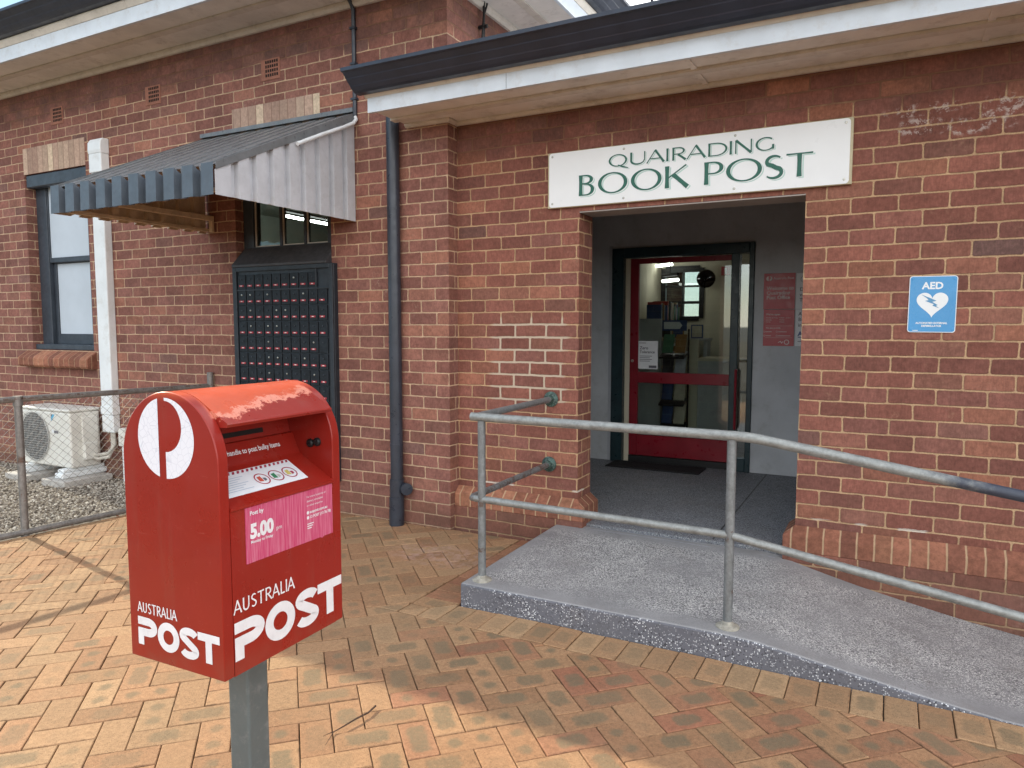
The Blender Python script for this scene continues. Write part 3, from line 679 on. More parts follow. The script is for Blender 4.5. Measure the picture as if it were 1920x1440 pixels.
for jx in (-2.06, .62): MB().box(jx, jx+.002, -.5312, -.529, 2.852, 2.940).build('fascia_joint', mInk, BLD)
MB().sweep([(-3.105, 0), (6.3, 0)], [(.507, 2.9425), (.533, 2.9425), (.556, 2.968), (.556, 2.985), (.507, 2.985)]).build('fascia_trim', mCream, BLD)
gw = MB().sweep([(-3.135, 0), (6.35, 0)], gut(.557, 2.957)); gw.build('gutter', mCharc, BLD)
wr = MB(); wr.face([(-2.72, -.6, 3.03), (6.4, -.6, 3.03), (6.4, 8.7, 4.1), (-2.72, 8.7, 4.1)]); wr.build('roof', plain('zinc roof sheet', (.50, .50, .50), .5, .08, 3), BLD, recalc=False)
MB().box(-2.72, 5.77, .23, 8.4, 2.66, 2.70).build('ceiling', mPorchCeil, BLD)

# hall window (boarded pale behind the sashes)
wn_ = MB(); y0 = TW+.10
fw = MB(); fw.box(-7.79, -7.62, y0, y0+.1, 1.215, 2.968); fw.box(-6.95, -6.78, y0, y0+.1, 1.215, 2.968); fw.box(-7.62, -6.95, y0, y0+.1, 2.86, 2.968); fw.box(-7.79, -6.78, y0-.075, y0+.1, 1.217, 1.27)
wf = fw.build('window', mDarkFr, BLD, bevel=.005)
MB().box(-7.785, -6.785, TW+.01, y0-.002, 2.84, 2.966).build('window_head', mDarkFr, wf, bevel=.01)
s_ = MB(); s_.box(-7.62, -7.575, y0+.045, y0+.085, 1.27, 2.135); s_.box(-6.995, -6.95, y0+.045, y0+.085, 1.27, 2.135); s_.box(-7.575, -6.995, y0+.045, y0+.085, 1.27, 1.375); s_.box(-7.575, -6.995, y0+.045, y0+.085, 2.085, 2.135); s_.build('sash', mDarkFr, wf, bevel=.004)
s_ = MB(); s_.box(-7.62, -7.61, y0+.01, y0+.044, 2.10, 2.86); s_.box(-6.96, -6.95, y0+.01, y0+.044, 2.10, 2.86); s_.box(-7.61, -6.96, y0+.01, y0+.044, 2.095, 2.145); s_.build('sash', mDarkFr, wf, bevel=.004)
MB().box(-7.575, -6.995, y0+.06, y0+.068, 1.375, 2.085).build('pane', mBlind, wf); MB().box(-7.61, -6.96, y0+.025, y0+.033, 2.145, 2.86).build('pane', mBlind, wf)

# high window over the private boxes, with its three panes
y0 = -.035
fw = MB(); fw.box(-4.81, -4.70, y0, y0+.09, 1.5, 2.965); fw.box(-3.90, -3.79, y0, y0+.09, 1.5, 2.965); fw.box(-4.70, -3.90, y0, y0+.09, 2.02, 2.105); fw.box(-4.70, -3.90, y0, y0+.09, 2.78, 2.965)
fw.box(-4.415, -4.39, y0+.01, y0+.07, 2.105, 2.78); fw.box(-4.155, -4.13, y0+.01, y0+.07, 2.105, 2.78)
wf = fw.build('window', mDarkFr, BLD, bevel=.004)
for a_, b_ in ((-4.70, -4.415), (-4.39, -4.155), (-4.13, -3.90)):
    MB().box(a_, b_, y0+.04, y0+.0408, 2.105, 2.78).build('pane', mGlassW, wf)
    st = MB(); st.box(a_, a_+.006, y0+.025, y0+.038, 2.105, 2.78); st.box(a_+.006, b_, y0+.025, y0+.038, 2.105, 2.117); st.build('glazing_bead', mCream, wf)
# room behind it
MB().box(LX+.23, -2.965, T1, 6.17, 3.2, 3.25).build('ceiling', mIntDark, BLD)
il = MB(); il.box(LX+.24, LX+.25, T1, 6.17, 0, 3.2); il.box(LX+.25, -2.975, 6.15, 6.16, 0, 3.2); il.build('interior_wall', mIntDark, BLD)
MB().box(LX+.25, -2.97, T1, 6.15, -.02, .0).build('interior_floor', mFloorIn, BLD)

# porch
YB = 2.27
MB().box(-2.733, -2.715, .23, YB, 0, 2.66).build('porch_wall', mPorch, BLD)
MB().box(-.06, .0, .23, YB, -.2, 2.66).build('porch_wall', mPorch, BLD)
pw = MB(); pw.box(-2.733, -2.385, YB, YB+.12, .0, 2.66); pw.box(-1.07, .0, YB, YB+.12, .0, 2.66); pw.box(-2.385, -1.07, YB, YB+.12, 2.192, 2.66); pw.build('porch_wall', mPorch, BLD)
MB().box(-2.42, -2.386, YB-.012, YB+.0, .14, 2.22).build('architrave', plain('pale grey trim', (.36, .38, .41), .6, .06), BLD)
MB().box(-1.805, -.443, .002, .228, 2.186, 2.193).build('porch_lintel', mPorchCeil, BLD)
pf = MB(); pf.box(-2.73, -.06, .02, YB+.2, -.2, .14); pf.build('porch_floor', mTerr, BLD)
dl = MB(); dl.box(-.925, -.915, .05, 2.24, .1402, .1412); dl.build('floor_joint', mBlack, BLD)
# door screen: frame, red leaf, sidelight
fr = MB(); fr.box(-2.385, -2.270, YB-.03, YB+.08, .14, 2.192); fr.box(-1.115, -1.07, YB-.03, YB+.08, .14, 2.192); fr.box(-2.270, -1.115, YB-.03, YB+.08, 2.098, 2.192); fr.box(-1.268, -1.198, YB-.03, YB+.08, .14, 2.098); fr.box(-1.198, -1.115, YB-.02, YB+.07, .14, .26)
df = fr.build('door_frame', mFrameG, BLD, bevel=.005)
MB().box(-2.219, -1.268, YB+.025, YB+.08, .141, .200).build('threshold', mBlack, df)
MB().box(-2.269, -2.221, YB+.036, YB+.07, .14, 2.097).build('frame_stop', mCreamWall, df)
MB().box(-1.197, -1.116, YB+.02, YB+.0208, .26, 2.097).build('sidelight', glass('sidelight glass', (.85, .9, .88), .30), df)
dr = MB(); YD = YB+.034; dr.box(-2.219, -2.138, YD, YD+.04, .205, 2.094); dr.box(-1.262, -1.20, YD+.048, YD+.08, .17, 2.094); dr.box(-2.138, -1.270, YD, YD+.04, 2.045, 2.094); dr.box(-2.138, -1.270, YD, YD+.04, .91, 1.014); dr.box(-2.138, -1.270, YD, YD+.04, .205, .405)
do = dr.build('door', mDoorRed, BLD, bevel=.004)
MB().box(-2.138, -1.270, YD+.02, YD+.0208, 1.014, 2.045).build('pane', mGlass, do); MB().box(-2.138, -1.270, YD+.02, YD+.0208, .405, .91).build('pane', mGlass, do)
hd = MB(); hd.tube([(-1.20, YB-.03, 1.06), (-1.20, YB-.07, 1.06), (-1.20, YB-.075, 1.04), (-1.20, YB-.075, .56), (-1.20, YB-.07, .54), (-1.20, YB-.03, .54)], .011, 8); hd.build('handle', mDoorRed, do, smooth=True)
MB().lathe((-2.19, YD, 1.12), (0, -1, 0), [(0, 0), (0, .014), (.012, .013), (.014, 0)], 12).build('lock', mBrass, do)
# post office room
MB().box(-2.72, -2.70, 2.395, 5.0, .0, 2.66).build('interior_wall', mCreamWall, BLD); MB().box(3.4, 3.45, 2.395, 5.1, 0, 2.66).build('interior_wall', mCreamWall, BLD)
iw = MB(); WX0, WX1, WZ0, WZ1, YR = -2.66, -2.16, 1.55, 2.20, 5.0
iw.box(-2.70, WX0, YR, YR+.1, .14, 2.66); iw.box(WX1, 3.4, YR, YR+.1, .14, 2.66); iw.box(WX0, WX1, YR, YR+.1, .14, WZ0); iw.box(WX0, WX1, YR, YR+.1, WZ1, 2.66); iw.build('interior_wall', mCreamWall, BLD)
MB().box(-2.70, 3.4, YB+.2, YR, .1, .142).build('interior_floor', mFloorIn, BLD)
iwf = MB(); iwf.box(WX0-.03, WX0+.03, YR-.02, YR+.05, WZ0, WZ1); iwf.box(WX1-.03, WX1+.03, YR-.02, YR+.05, WZ0, WZ1); iwf.box(WX0+.03, WX1-.03, YR-.02, YR+.05, WZ1-.05, WZ1+.03)
iwf.box(WX0+.03, WX1-.03, YR-.01, YR+.03, 1.955, 1.98); iwf.box(WX0+.03, WX1-.03, YR-.01, YR+.03, 1.74, 1.775); iwf.box(-2.42, -2.40, YR, YR+.03, WZ0, WZ1-.05); iwf.box(WX0+.03, WX1-.03, YR-.02, YR+.05, WZ0-.03, WZ0+.03)
o = iwf.build('window', mBlack, BLD); MB().box(WX0, WX1, YR+.04, YR+.045, WZ0, WZ1).build('pane', glass('rear window glass', (.55, .6, .6), .05), o)

# ------------------------------------------------------------------ attached services
def downpipe():
    t = thing('downpipe', (-3.165, TW-.05, 0), 'dark navy round downpipe beside the step between hall and wing', 'downpipe')
    p = MB(); p.tube([(-3.165, TW-.05, 3.0), (-3.165, TW-.05, .02)], .046, 16); p.build('pipe', mNavy, t, smooth=True)
    b = MB(); b.tube([(-3.165, TW-.052, .335), (-3.165, TW-.052, .20)], .0525, 16); b.tube([(-3.165, TW-.055, .20), (-3.165, TW-.06, -.02)], .055, 16); b.build('lower_socket', mNavy, t, smooth=True)
    MB().lathe((-3.09, TW-.045, .27), (.8, -.6, 0), [(-.03, .04), (.02, .044), (.028, .044), (.03, 0)], 16).build('access_cap', mNavy, t, smooth=True)
    for z in (2.3, 1.35, .6): MB().tube([(-3.165, TW-.05, z), (-3.165, TW-.05, z-.018)], .0485, 16).build('strap', mNavy, t)
downpipe()
t = thing('pipe_duct', (-6.51, TW-.04, .45), 'white plastic pipe duct running up the brick wall behind the awning', 'duct')
d = MB(); d.box(-6.595, -6.425, TW-.075, TW-.001, .66, 2.86); d.build('duct', mPVC, t, bevel=.008, bseg=2)
d = MB(); d.box(-6.601, -6.419, TW-.082, TW-.001, 2.862, 3.03); d.prism([(TW-.001, 3.03), (TW-.082, 3.03), (TW-.088, 3.06), (TW-.085, 3.13), (TW-.06, 3.165), (TW-.001, 3.165)], -6.605, -6.415, lambda u, v, w: (w, u, v)); d.build('top_cap', mPVC, t, bevel=.006, bseg=2)
d = MB(); d.box(-6.60, -6.42, TW-.080, TW-.001, .62, .70); d.build('joint_cover', mPVC, t, bevel=.004)
d = MB(); d.box(-6.595, -6.425, TW-.075, TW-.001, .45, .618); d.build('duct', mPVC, t, bevel=.008)
t = thing('isolator_switch', (-6.32, TW-.04, .4), 'small grey isolator box low on the wall beside the duct', 'switch box')
MB().box(-6.37, -6.27, TW-.07, TW-.001, .33, .50).build('box', mAC, t, bevel=.008); MB().box(-6.335, -6.305, TW-.06, TW-.001, -.01, .33).build('conduit', mPVC, t, bevel=.006); MB().lathe((-6.32, TW-.07, .43), (0, -1, 0), [(0, .02), (.015, .018), (.016, 0)], 12).build('knob', mAC, t)
t = thing('refrigerant_pipes', (-6.5, -.3, .2), 'lagged pipes running from the air conditioner to the wall duct', 'pipe')
for dz, dx in ((0, 0), (.035, .03)):
    p = MB(); p.tube([(-6.66, -.28, .22+dz), (-6.58, -.25, .205+dz), (-6.50, -.2, .22+dz), (-6.49+dx, TW-.045, .30+dz), (-6.50+dx, TW-.04, .46)], .016, 8); p.build('pipe', plain('pipe lagging', (.45, .43, .38), .8, .2, 30), t, smooth=True)
c = MB(); c.tube([(-3.528, TW-.014, 2.955), (-3.528, TW-.014, 3.73), (-3.53, TW-.03, 3.77), (-3.535, TW-.06, 3.81)], .0155, 10)
t = thing('conduit', (-3.528, TW-.014, 2.95), 'thin dark conduit climbing the brick from awning to eave', 'conduit'); c.build('pipe', mNavy, t, smooth=True)
for z in (3.1, 3.35, 3.6): MB().box(-3.552, -3.504, TW-.034, TW-.0005, z, z+.015).build('saddle', mNavy, t)
c = MB(); c.tube([(-2.70, .33, 3.80), (-2.69, .31, 3.70), (-2.70, .30, 3.5), (-2.70, .31, 3.2), (-2.70, .32, 3.05)], .009, 6)
c.tube([(-2.69, .36, 3.80), (-2.70, .335, 3.72), (-2.698, .325, 3.5), (-2.70, .33, 3.05)], .007, 6); c.tube([(-2.732, .31, 3.62), (-2.66, .31, 3.62)], .014, 6)
tag(c.build('power_cable', mBlack, smooth=True), 'black power cables hanging down the hall side wall above the wing roof', 'cable')
c = MB(); c.tube([(-1.452, .35, 3.1), (-1.452, .35, 3.75)], .010, 8); c.tube([(-1.452, .35, 3.545), (-1.436, .35, 3.535), (-1.438, .35, 3.51), (-1.452, .35, 3.50)], .008, 6); c.box(-1.51, -1.39, .29, .41, 3.135, 3.155)
tag(c.build('roof_mast', mBlack, smooth=True), 'thin dark mast standing on the wing roof behind the gutter', 'mast')

# ------------------------------------------------------------------ awning over the private boxes
AW = thing('awning', (-4.345, TW, 2.2), 'charcoal ribbed metal awning with light grey side panel over the private boxes', 'awning')
ax0, ax1, ya, yf, zw, zf, zb = -5.15, -3.54, TW-.004, -1.35, 2.965, 2.385, 2.232
nr = 10; pr = (ax1-ax0)/(nr-.40)
xs = []
for k in range(nr):
    b = ax0+k*pr; xs += [(b, 1), (b+pr*.56, 1)]
    if k < nr-1: xs += [(b+pr*.60, 0), (b+pr*.96, 0)]
xs[-1] = (ax1+.001, 1)
rise = .05
def sheet(rows, mat_o, name, parent, thick=.0025, mats=None):
    m = MB()
    for r0, r1 in zip(rows[:-1], rows[1:]):
        for i in range(len(r0)-1): m.face([r0[i], r0[i+1], r1[i+1], r1[i]])
    o = m.build(name, mats or [mat_o], parent, recalc='weld')
    so_ = o.modifiers.new('solidify', 'SOLIDIFY'); so_.thickness = thick; so_.offset = 0
    return o
tz = (zw-zf)/(ya-yf)
rows = [[(x, ya, zw+rise*h) for x, h in xs], [(x, (ya+yf)/2, (zw+zf)/2-.008+rise*h) for x, h in xs], [(x, yf, zf+rise*h*.6) for x, h in xs]]
o = sheet(rows, mAwnTop, 'roof_sheet', AW, .003, [mAwnTop, mAwnTan]); o.modifiers['solidify'].material_offset = 1; o.modifiers['solidify'].offset = -1
rows = [[(x, yf-.001-rise*h*.9, zf+rise*h*.6-.001) for x, h in xs], [(x, yf-.005-rise*h*.9, zb-.006+(.006 if not h else 0)) for x, h in xs]]
sheet(rows, mAwnFront, 'valance', AW)
# slatted lining seen below
li = MB()
li.face([(ax0+.02, yf+.02, zf-.012), (ax1-.02, yf+.02, zf-.012), (ax1-.02, ya-.01, zw-.02), (ax0+.02, ya-.01, zw-.02)]); 
def side_panel(x, sgn, mat, name):
    m = 9; L = ya-yf; q = L/(m-.35); pts = []
    for k in range(m):
        b = (yf-.035 if k == 0 else yf)+k*q; pts += [(b, 1), (yf+k*q+q*.58, 1)]
        if k < m-1: pts += [(yf+k*q+q*.62, .0), (yf+k*q+q*.97, .0)]
    top = [(x+sgn*.036*h, yy, zf+tz*(yy-yf)+.004) for yy, h in pts]; bot = [(x+sgn*.036*h, yy, zb+.010*(1-h)-.004) for yy, h in pts]
    return sheet([top, bot], mat, name, AW)
side_panel(ax1-.036, 1, mAwnSide, 'side_panel'); side_panel(ax0+.036, -1, mAwnTan, 'side_panel')
for xe in (ax0-.006, ax1+.002):
    eg = MB(); eg.prism([(yf-.03, zf+rise*.6+.003), (ya, zw+rise+.003), (ya, zw-.004), (yf-.03, zf-.012)], xe, xe+.004, lambda u, v, w: (w, u, v)); eg.build('edge_trim', mAwnTop, AW)
fb = MB(); fb.box(ax0+.05, ax1-.05, yf+.03, yf+.055, zb+.03, zb+.055); fb.box(ax0+.03, ax0+.055, yf+.05, ya, zb+.012, zb+.037); fb.box(ax1-.075, ax1-.05, yf+.05, ya, zb+.012, zb+.037)
fb.build('frame', mAwnTan, AW, bevel=.002)
b = MB(); b.box(ax0+.06, ax0+.10, yf+.06, ya-.005, 2.33, 2.372); b.box(ax0+.06, ax0+.10, ya-.03, ya-.005, 2.24, 2.33); b.build('support_arm', mAwnTan, AW, bevel=.003)
MB().box(ax0-.01, ax1+.005, ya-.03, ya+.002, zw+rise+.001, zw+rise+.032).build('flashing', mAwnTop, AW)
c = MB(); c.tube([(-3.508, -.74, 2.655), (-3.508, -.5, 2.77), (-3.508, -.28, 2.87), (-3.510, -.17, 2.925), (-3.515, -.135, 2.96), (-3.527, -.13, 2.985)], .0135, 10)
tag(c.build('white_conduit', mPVC, smooth=True), 'short white conduit clipped along the top of the awning side panel', 'conduit')

# ------------------------------------------------------------------ bank of private post boxes
PBX = thing('post_box_bank', (-4.27, TW, .25), 'black bank of private post boxes with red number tags under the awning', 'post box bank')
cx0, cx1, cy, ct = -4.80, -3.735, -.17, 1.93
bd = MB(); bd.box(cx0, cx1, cy+.012, -.037, .25, ct); bd.build('cabinet', mBoxes, PBX, bevel=.003)
fr = MB(); fr.box(cx0, cx0+.045, cy-.006, cy+.010, .25, ct); fr.box(cx1-.035, cx1, cy-.006, cy+.010, .25, ct); fr.box(cx0+.045, cx1-.035, cy-.006, cy+.010, 1.895, ct); fr.box(cx0+.045, cx1-.035, cy-.004, cy+.010, 1.738, 1.752); fr.box(-3.905, -3.90, cy-.004, cy+.010, 1.752, 1.895)
fr.build('frame', mBoxes, PBX, bevel=.003)
hd = MB(); hd.prism([(cy-.012, ct+.001), (cy-.012, ct+.02), (-.037, 2.10), (-.037, ct+.001)], -4.80, -3.79, lambda u, v, w: (w, u, v)); hd.build('hood', plain('dull hood paint', (.055, .055, .060), .55, .2, 10), PBX, bevel=.003)
proto = None
def boxdoor(x, z):
    m = MB(); m.box(x-.043, x+.043, cy+.000, cy+.011, z-.030, z+.088); d = m.build('box_door', mBoxes2, PBX, bevel=.002)
    m = MB(); m.box(x-.027, x+.023, cy-.0035, cy-.0005, z-.007, z+.007, 0); 
    m.box(x-.012, x+.008, cy-.0045, cy-.0036, z-.003, z+.003, 1); m.build('number_tag', [mTagRed, mTagWhite], d)
    MB().lathe((x, cy-.0005, z+.052), (0, -1, 0), [(0, .0075), (.004, .007), (.005, .003), (.005, 0)], 10).build('lock', [mBoxes, mBrass][0], d)
    return d
first = boxdoor(-4.700, 1.780)
lk2 = None
for r in range(10):
    for k in range(10):
        if (r == 0 and k in (0, 9)): continue
        if r == 0 or True:
            dx, dz = k*.0955, -r*.1257
            c = first.copy(); COL.objects.link(c); c.parent = PBX; c.matrix_parent_inverse = first.matrix_parent_inverse.copy(); c.location = (dx, 0, dz)
            blank = (r == 4 and k == 9)
            for ch in list(first.children):
                if blank and ch.name.startswith('number_tag'): continue
                cc = ch.copy(); COL.objects.link(cc); cc.parent = c; cc.matrix_parent_inverse = ch.matrix_parent_inverse.copy()
                if cc.name.startswith('lock') and random.random() < .28:
                    if lk2 is None: lk2 = ch.data.copy(); lk2.materials.clear(); lk2.materials.append(mBrass)
                    cc.data = lk2

# ------------------------------------------------------------------ air conditioner
AC = thing('air_conditioner', (-7.06, -.31, .13), 'cream outdoor air conditioner unit with round fan grille behind the fence', 'air conditioner')
x0, x1, yf_, yb_, z0, z1 = -7.46, -6.655, -.455, -.17, .135, .685
m = MB(); m.box(x0, x1, yf_, yb_, z0, z1-.03); m.build('casing', mAC, AC, bevel=.018, bseg=3)
m = MB(); m.box(x0-.006, x1+.006, yf_-.006, yb_+.006, z1-.028, z1); m.build('lid', mAC, AC, bevel=.012, bseg=2)
m = MB(); m.box(x1+.001, x1+.022, yf_+.10, yb_-.03, z0+.07, z1-.075); m.prism([(yf_+.10, z0+.23), (yf_+.10, z0+.07), (yb_-.06, z0+.07), (yb_-.06, z0+.23)], x1+.022, x1+.05, lambda u, v, w: (w, u, v)); m.build('service_cover', mAC, AC, bevel=.006)
fc = (-7.215, .405)
m = MB(); m.lathe((fc[0], yf_-.003, fc[1]), (0, -1, 0), [(0, .0), (0.001, .225)], 40); m.build('fan_opening', mACg, AC)
m = MB()
for k in range(5):
    a = R(72*k); m.face([(fc[0]+.03*math.cos(a), yf_-.0045, fc[1]+.03*math.sin(a)), (fc[0]+.2*math.cos(a+.1), yf_-.0065, fc[1]+.2*math.sin(a+.1)), (fc[0]+.2*math.cos(a+.8), yf_-.005, fc[1]+.2*math.sin(a+.8))])
m.build('fan', plain('fan grey', (.09, .09, .09), .5), AC)
m = MB()
m.tube([(fc[0]+.235*math.cos(R(q*10)), yf_-.014, fc[1]+.235*math.sin(R(q*10))) for q in range(37)], .004, 6)
for k in range(-10, 11):
    q = k*.0225; h_ = math.sqrt(max(0, .235**2-q*q))
    if h_ > .02: m.tube([(fc[0]-h_, yf_-.015, fc[1]+q), (fc[0]+h_, yf_-.015, fc[1]+q)], .0022, 4); m.tube([(fc[0]+q, yf_-.0125, fc[1]-h_), (fc[0]+q, yf_-.0125, fc[1]+h_)], .0018, 4)
m.build('fan_grille', mACwire, AC)
m = MB(); f_ = XZ(yf_-.002)
m.poly([(-6.945, .63), (-6.885, .63), (-6.945, .56)], f_, 0, 0); m.poly([(-6.945, .63), (-6.915, .63), (-6.945, .60)], f_, .0006, 1); m.poly([(-6.905, .478), (-6.84, .478), (-6.84, .452), (-6.905, .452)], f_, 0, 1); m.poly([(-6.935, .485), (-6.912, .485), (-6.912, .455), (-6.935, .455)], f_, 0, 2)
m.build('badge', [plain('badge blue', (.10, .36, .55), .4), mInk, mPaper], AC)
for k, (fx_, lab) in enumerate(((-7.33, 'white plastic foot under the fan end of the air conditioner'), (-6.73, 'white plastic foot under the service end of the air conditioner'))):
    m = MB(); m.box(fx_-.06, fx_+.06, -.54, -.10, .05, .10); m.box(fx_-.045, fx_+.045, -.52, -.12, .10, .134); tag(m.build('support_foot', mPVC, bevel=.008, origin=(fx_, -.3, .05)), lab, 'support foot', 'feet under the air conditioner')
    m = MB(); m.box(fx_-.17, fx_+.19, -.60, -.14, -.02, .049); tag(m.build('paving_slab', mConc, bevel=.006, origin=(fx_, -.37, -.02)), ('grey concrete slab under the fan end foot', 'grey concrete slab under the service end foot')[k], 'slab', 'slabs under the air conditioner')

# ------------------------------------------------------------------ chain wire fence
FN = thing('chain_wire_fence', (-5.3, -1.6, 0), 'low chain wire fence with weathered tube rails in front of the gravel', 'fence')
posts = [(-.15, 1.06), (-1.60, .955), (-3.05, .955)]
for py, pz in posts:
    p = MB(); p.tube([(fx(py), py, -.03), (fx(py), py, pz)], .025, 14); p.build('post', mFenceG, FN, smooth=True)
    if py < -1: p = MB(); p.tube([(fx(py), py, .905), (fx(py), py, .975)], .031, 14); p.build('post_cap', mFenceG, FN, smooth=True)
p = MB(); p.tube([(fx(-.15), -.15, .945), (fx(-1.6), -1.6, .953), (fx(-4.5), -4.5, .95)], .021, 12); p.build('top_rail', mFenceG, FN, smooth=True)
p = MB(); p.tube([(fx(-.15)-.01, -.15, .022), (fx(-1.0)+.01, -1.0, .024), (fx(-1.6)+.012, -1.6, .022), (fx(-4.5), -4.5, .02)], .022, 10); p.build('bottom_rail', mFenceG, FN, smooth=True)
wm = MB(); dy = .029; dzz = .029; hcol = int(.90/dzz); ncol = int(4.2/dy)
vs, fs = [], []
for c_ in range(ncol):
    ya_ = -.17-c_*dy
    pts = []
    for k in range(hcol+1):
        yy = ya_-(dy*1.02 if (k+c_) % 2 else -.02*dy); pts.append((fx(yy)+(.0018 if (k % 2) else -.0018), yy, .035+k*dzz))
    wm.tube(pts, .0014, 4, cap=False)
wm.build('wire_mesh', mWire, FN, recalc=False, smooth=True)

# ------------------------------------------------------------------ ramp
def rz(x, y):
    f = min(max((y+1.27)/1.21, 0), 1)
    def pw(xs_, zs_):
        return float(np.interp(x, xs_, zs_))
    a = pw([-1.94, -.62, -.45, -.28, .2, .43, .7, 1.6, 3.2], [.118, .118, .110, .086, .018, -.006, -.018, -.04, -.07]); b = pw([-1.94, -.62, -.45, -.18, .135, .383, .66, 1.6, 3.2], [.128, .124, .108, .035, -.03, -.078, -.12, -.22, -.3])
    return a+(b-a)*f
xsr = [-1.94, -1.6, -1.2, -.8, -.62, -.53, -.45, -.36, -.28, -.1, .1, .3, .43, .7, 1.2, 2.0, 3.2]; ysr = list(np.linspace(-1.27, -.0, 9))
rm = MB()
for i in range(len(xsr)-1):
    for j in range(len(ysr)-1):
        rm.face([(xsr[i], ysr[j], rz(xsr[i], ysr[j])), (xsr[i+1], ysr[j], rz(xsr[i+1], ysr[j])), (xsr[i+1], ysr[j+1], rz(xsr[i+1], ysr[j+1])), (xsr[i], ysr[j+1], rz(xsr[i], ysr[j+1]))], 0)
    rm.face([(xsr[i], -1.27, -.2), (xsr[i+1], -1.27, -.2), (xsr[i+1], -1.27, rz(xsr[i+1], -1.27)), (xsr[i], -1.27, rz(xsr[i], -1.27))], 1)
for j in range(len(ysr)-1):
    rm.face([(-1.94, ysr[j+1], -.2), (-1.94, ysr[j], -.2), (-1.94, ysr[j], rz(-1.94, ysr[j])), (-1.94, ysr[j+1], rz(-1.94, ysr[j+1]))], 1)
o = rm.build('access_ramp', [mRampTop, mRampSide], recalc='weld', bevel=.012, bseg=2, origin=(-1.3, -.6, 0)); o.data.shade_smooth(); o.data.set_sharp_from_angle(angle=R(30))
o.modifiers['bevel'].angle_limit = R(60)
tag(o, 'speckled grey concrete entrance ramp with blue grey painted side', 'ramp')
m = MB()
for (q0, q1) in (((-1.70, -.01), (-.52, -.02)), ((-1.72, -.055), (-.54, -.075))): m.ribbon([q0, ((q0[0]+q1[0])/2, (q0[1]+q1[1])/2+.004), q1], .007, lambda u, v, w: (u, v, rz(u, v)+.0025))
m.build('joint_line', plain('joint filler', (.40, .42, .46), .7, .2, 30), o, recalc=False)

# ------------------------------------------------------------------ handrail
HR = thing('handrail', (-1.86, -1.18, .12), 'galvanised two rail handrail along the open side of the ramp', 'handrail')
Y_ = -1.18
def bendp(a, b, c, n=5, k=.06):
    a, b, c = Vector(a), Vector(b), Vector(c); p = b+(a-b).normalized()*k; q = b+(c-b).normalized()*k
    return [p*(1-t)**2+b*2*t*(1-t)+q*t*t for t in [i/n for i in range(n+1)]]
tr = MB(); P1, P2, P3 = (-1.918, Y_, .985), (-.52, Y_, .977), (2.0, Y_, .590)
tr.tube([P1]+[tuple(v) for v in bendp(P1, P2, P3)]+[P3], .0225, 16); tr.build('top_rail', mGalvB, HR, smooth=True)
lr = MB(); P1, P2, P3 = (-1.90, Y_, .553), (-.595, Y_, .534), (2.0, Y_, .132)
lr.tube([P1, P2], .0185, 14); lr.tube([(P2[0]+.015, Y_, P2[2]-.003), P3], .0185, 14); lr.build('lower_rail', mGalvB, HR, smooth=True)
wr_ = MB(); wr_.tube([(-1.90, Y_+.004, .984), (-2.0, -.012, .965)], .0195, 14); wr_.build('return_rail', mGalv, HR, smooth=True)
wr_ = MB(); wr_.tube([(-1.885, Y_+.001, .553), (-1.915, Y_+.006, .5535), (-1.925, Y_+.03, .5535), (-2.012, -.012, .522)], .0185, 14); wr_.build('return_rail', mGalv, HR, smooth=True)
for (px_, zb_, zt_) in ((-1.858, rz(-1.858, Y_), .966), (-.593, rz(-.593, Y_), .960), (1.05, rz(1.05, Y_), .715)):
    p = MB(); p.tube([(px_, Y_, zb_), (px_, Y_, zt_)], .0205, 16); p.build('post', mGalv, HR, smooth=True)
    p = MB(); p.lathe((px_, Y_, zb_-.002), (0, 0, 1), [(0, .052), (.006, .052), (.010, .046), (.014, .030), (.026, .0235), (.03, .0206)], 20); p.build('foot_flange', mFootFl, HR, smooth=True)
for (px_, pz_) in ((-2.0, .965), (-2.012, .522)):
    p = MB(); p.lathe((px_, -.0005, pz_), (0, -1, 0), [(0, .052), (.008, .052), (.012, .046), (.02, .03), (.045, .026), (.05, .02)], 20)
    for a in (45, 135, 225, 315): p.lathe((px_+.039*math.cos(R(a)), -.008, pz_+.039*math.sin(R(a))), (0, -1, 0), [(0, .008), (.006, .008), (.007, 0)], 6)
    p.build('wall_flange', mFlange, HR, smooth=True)

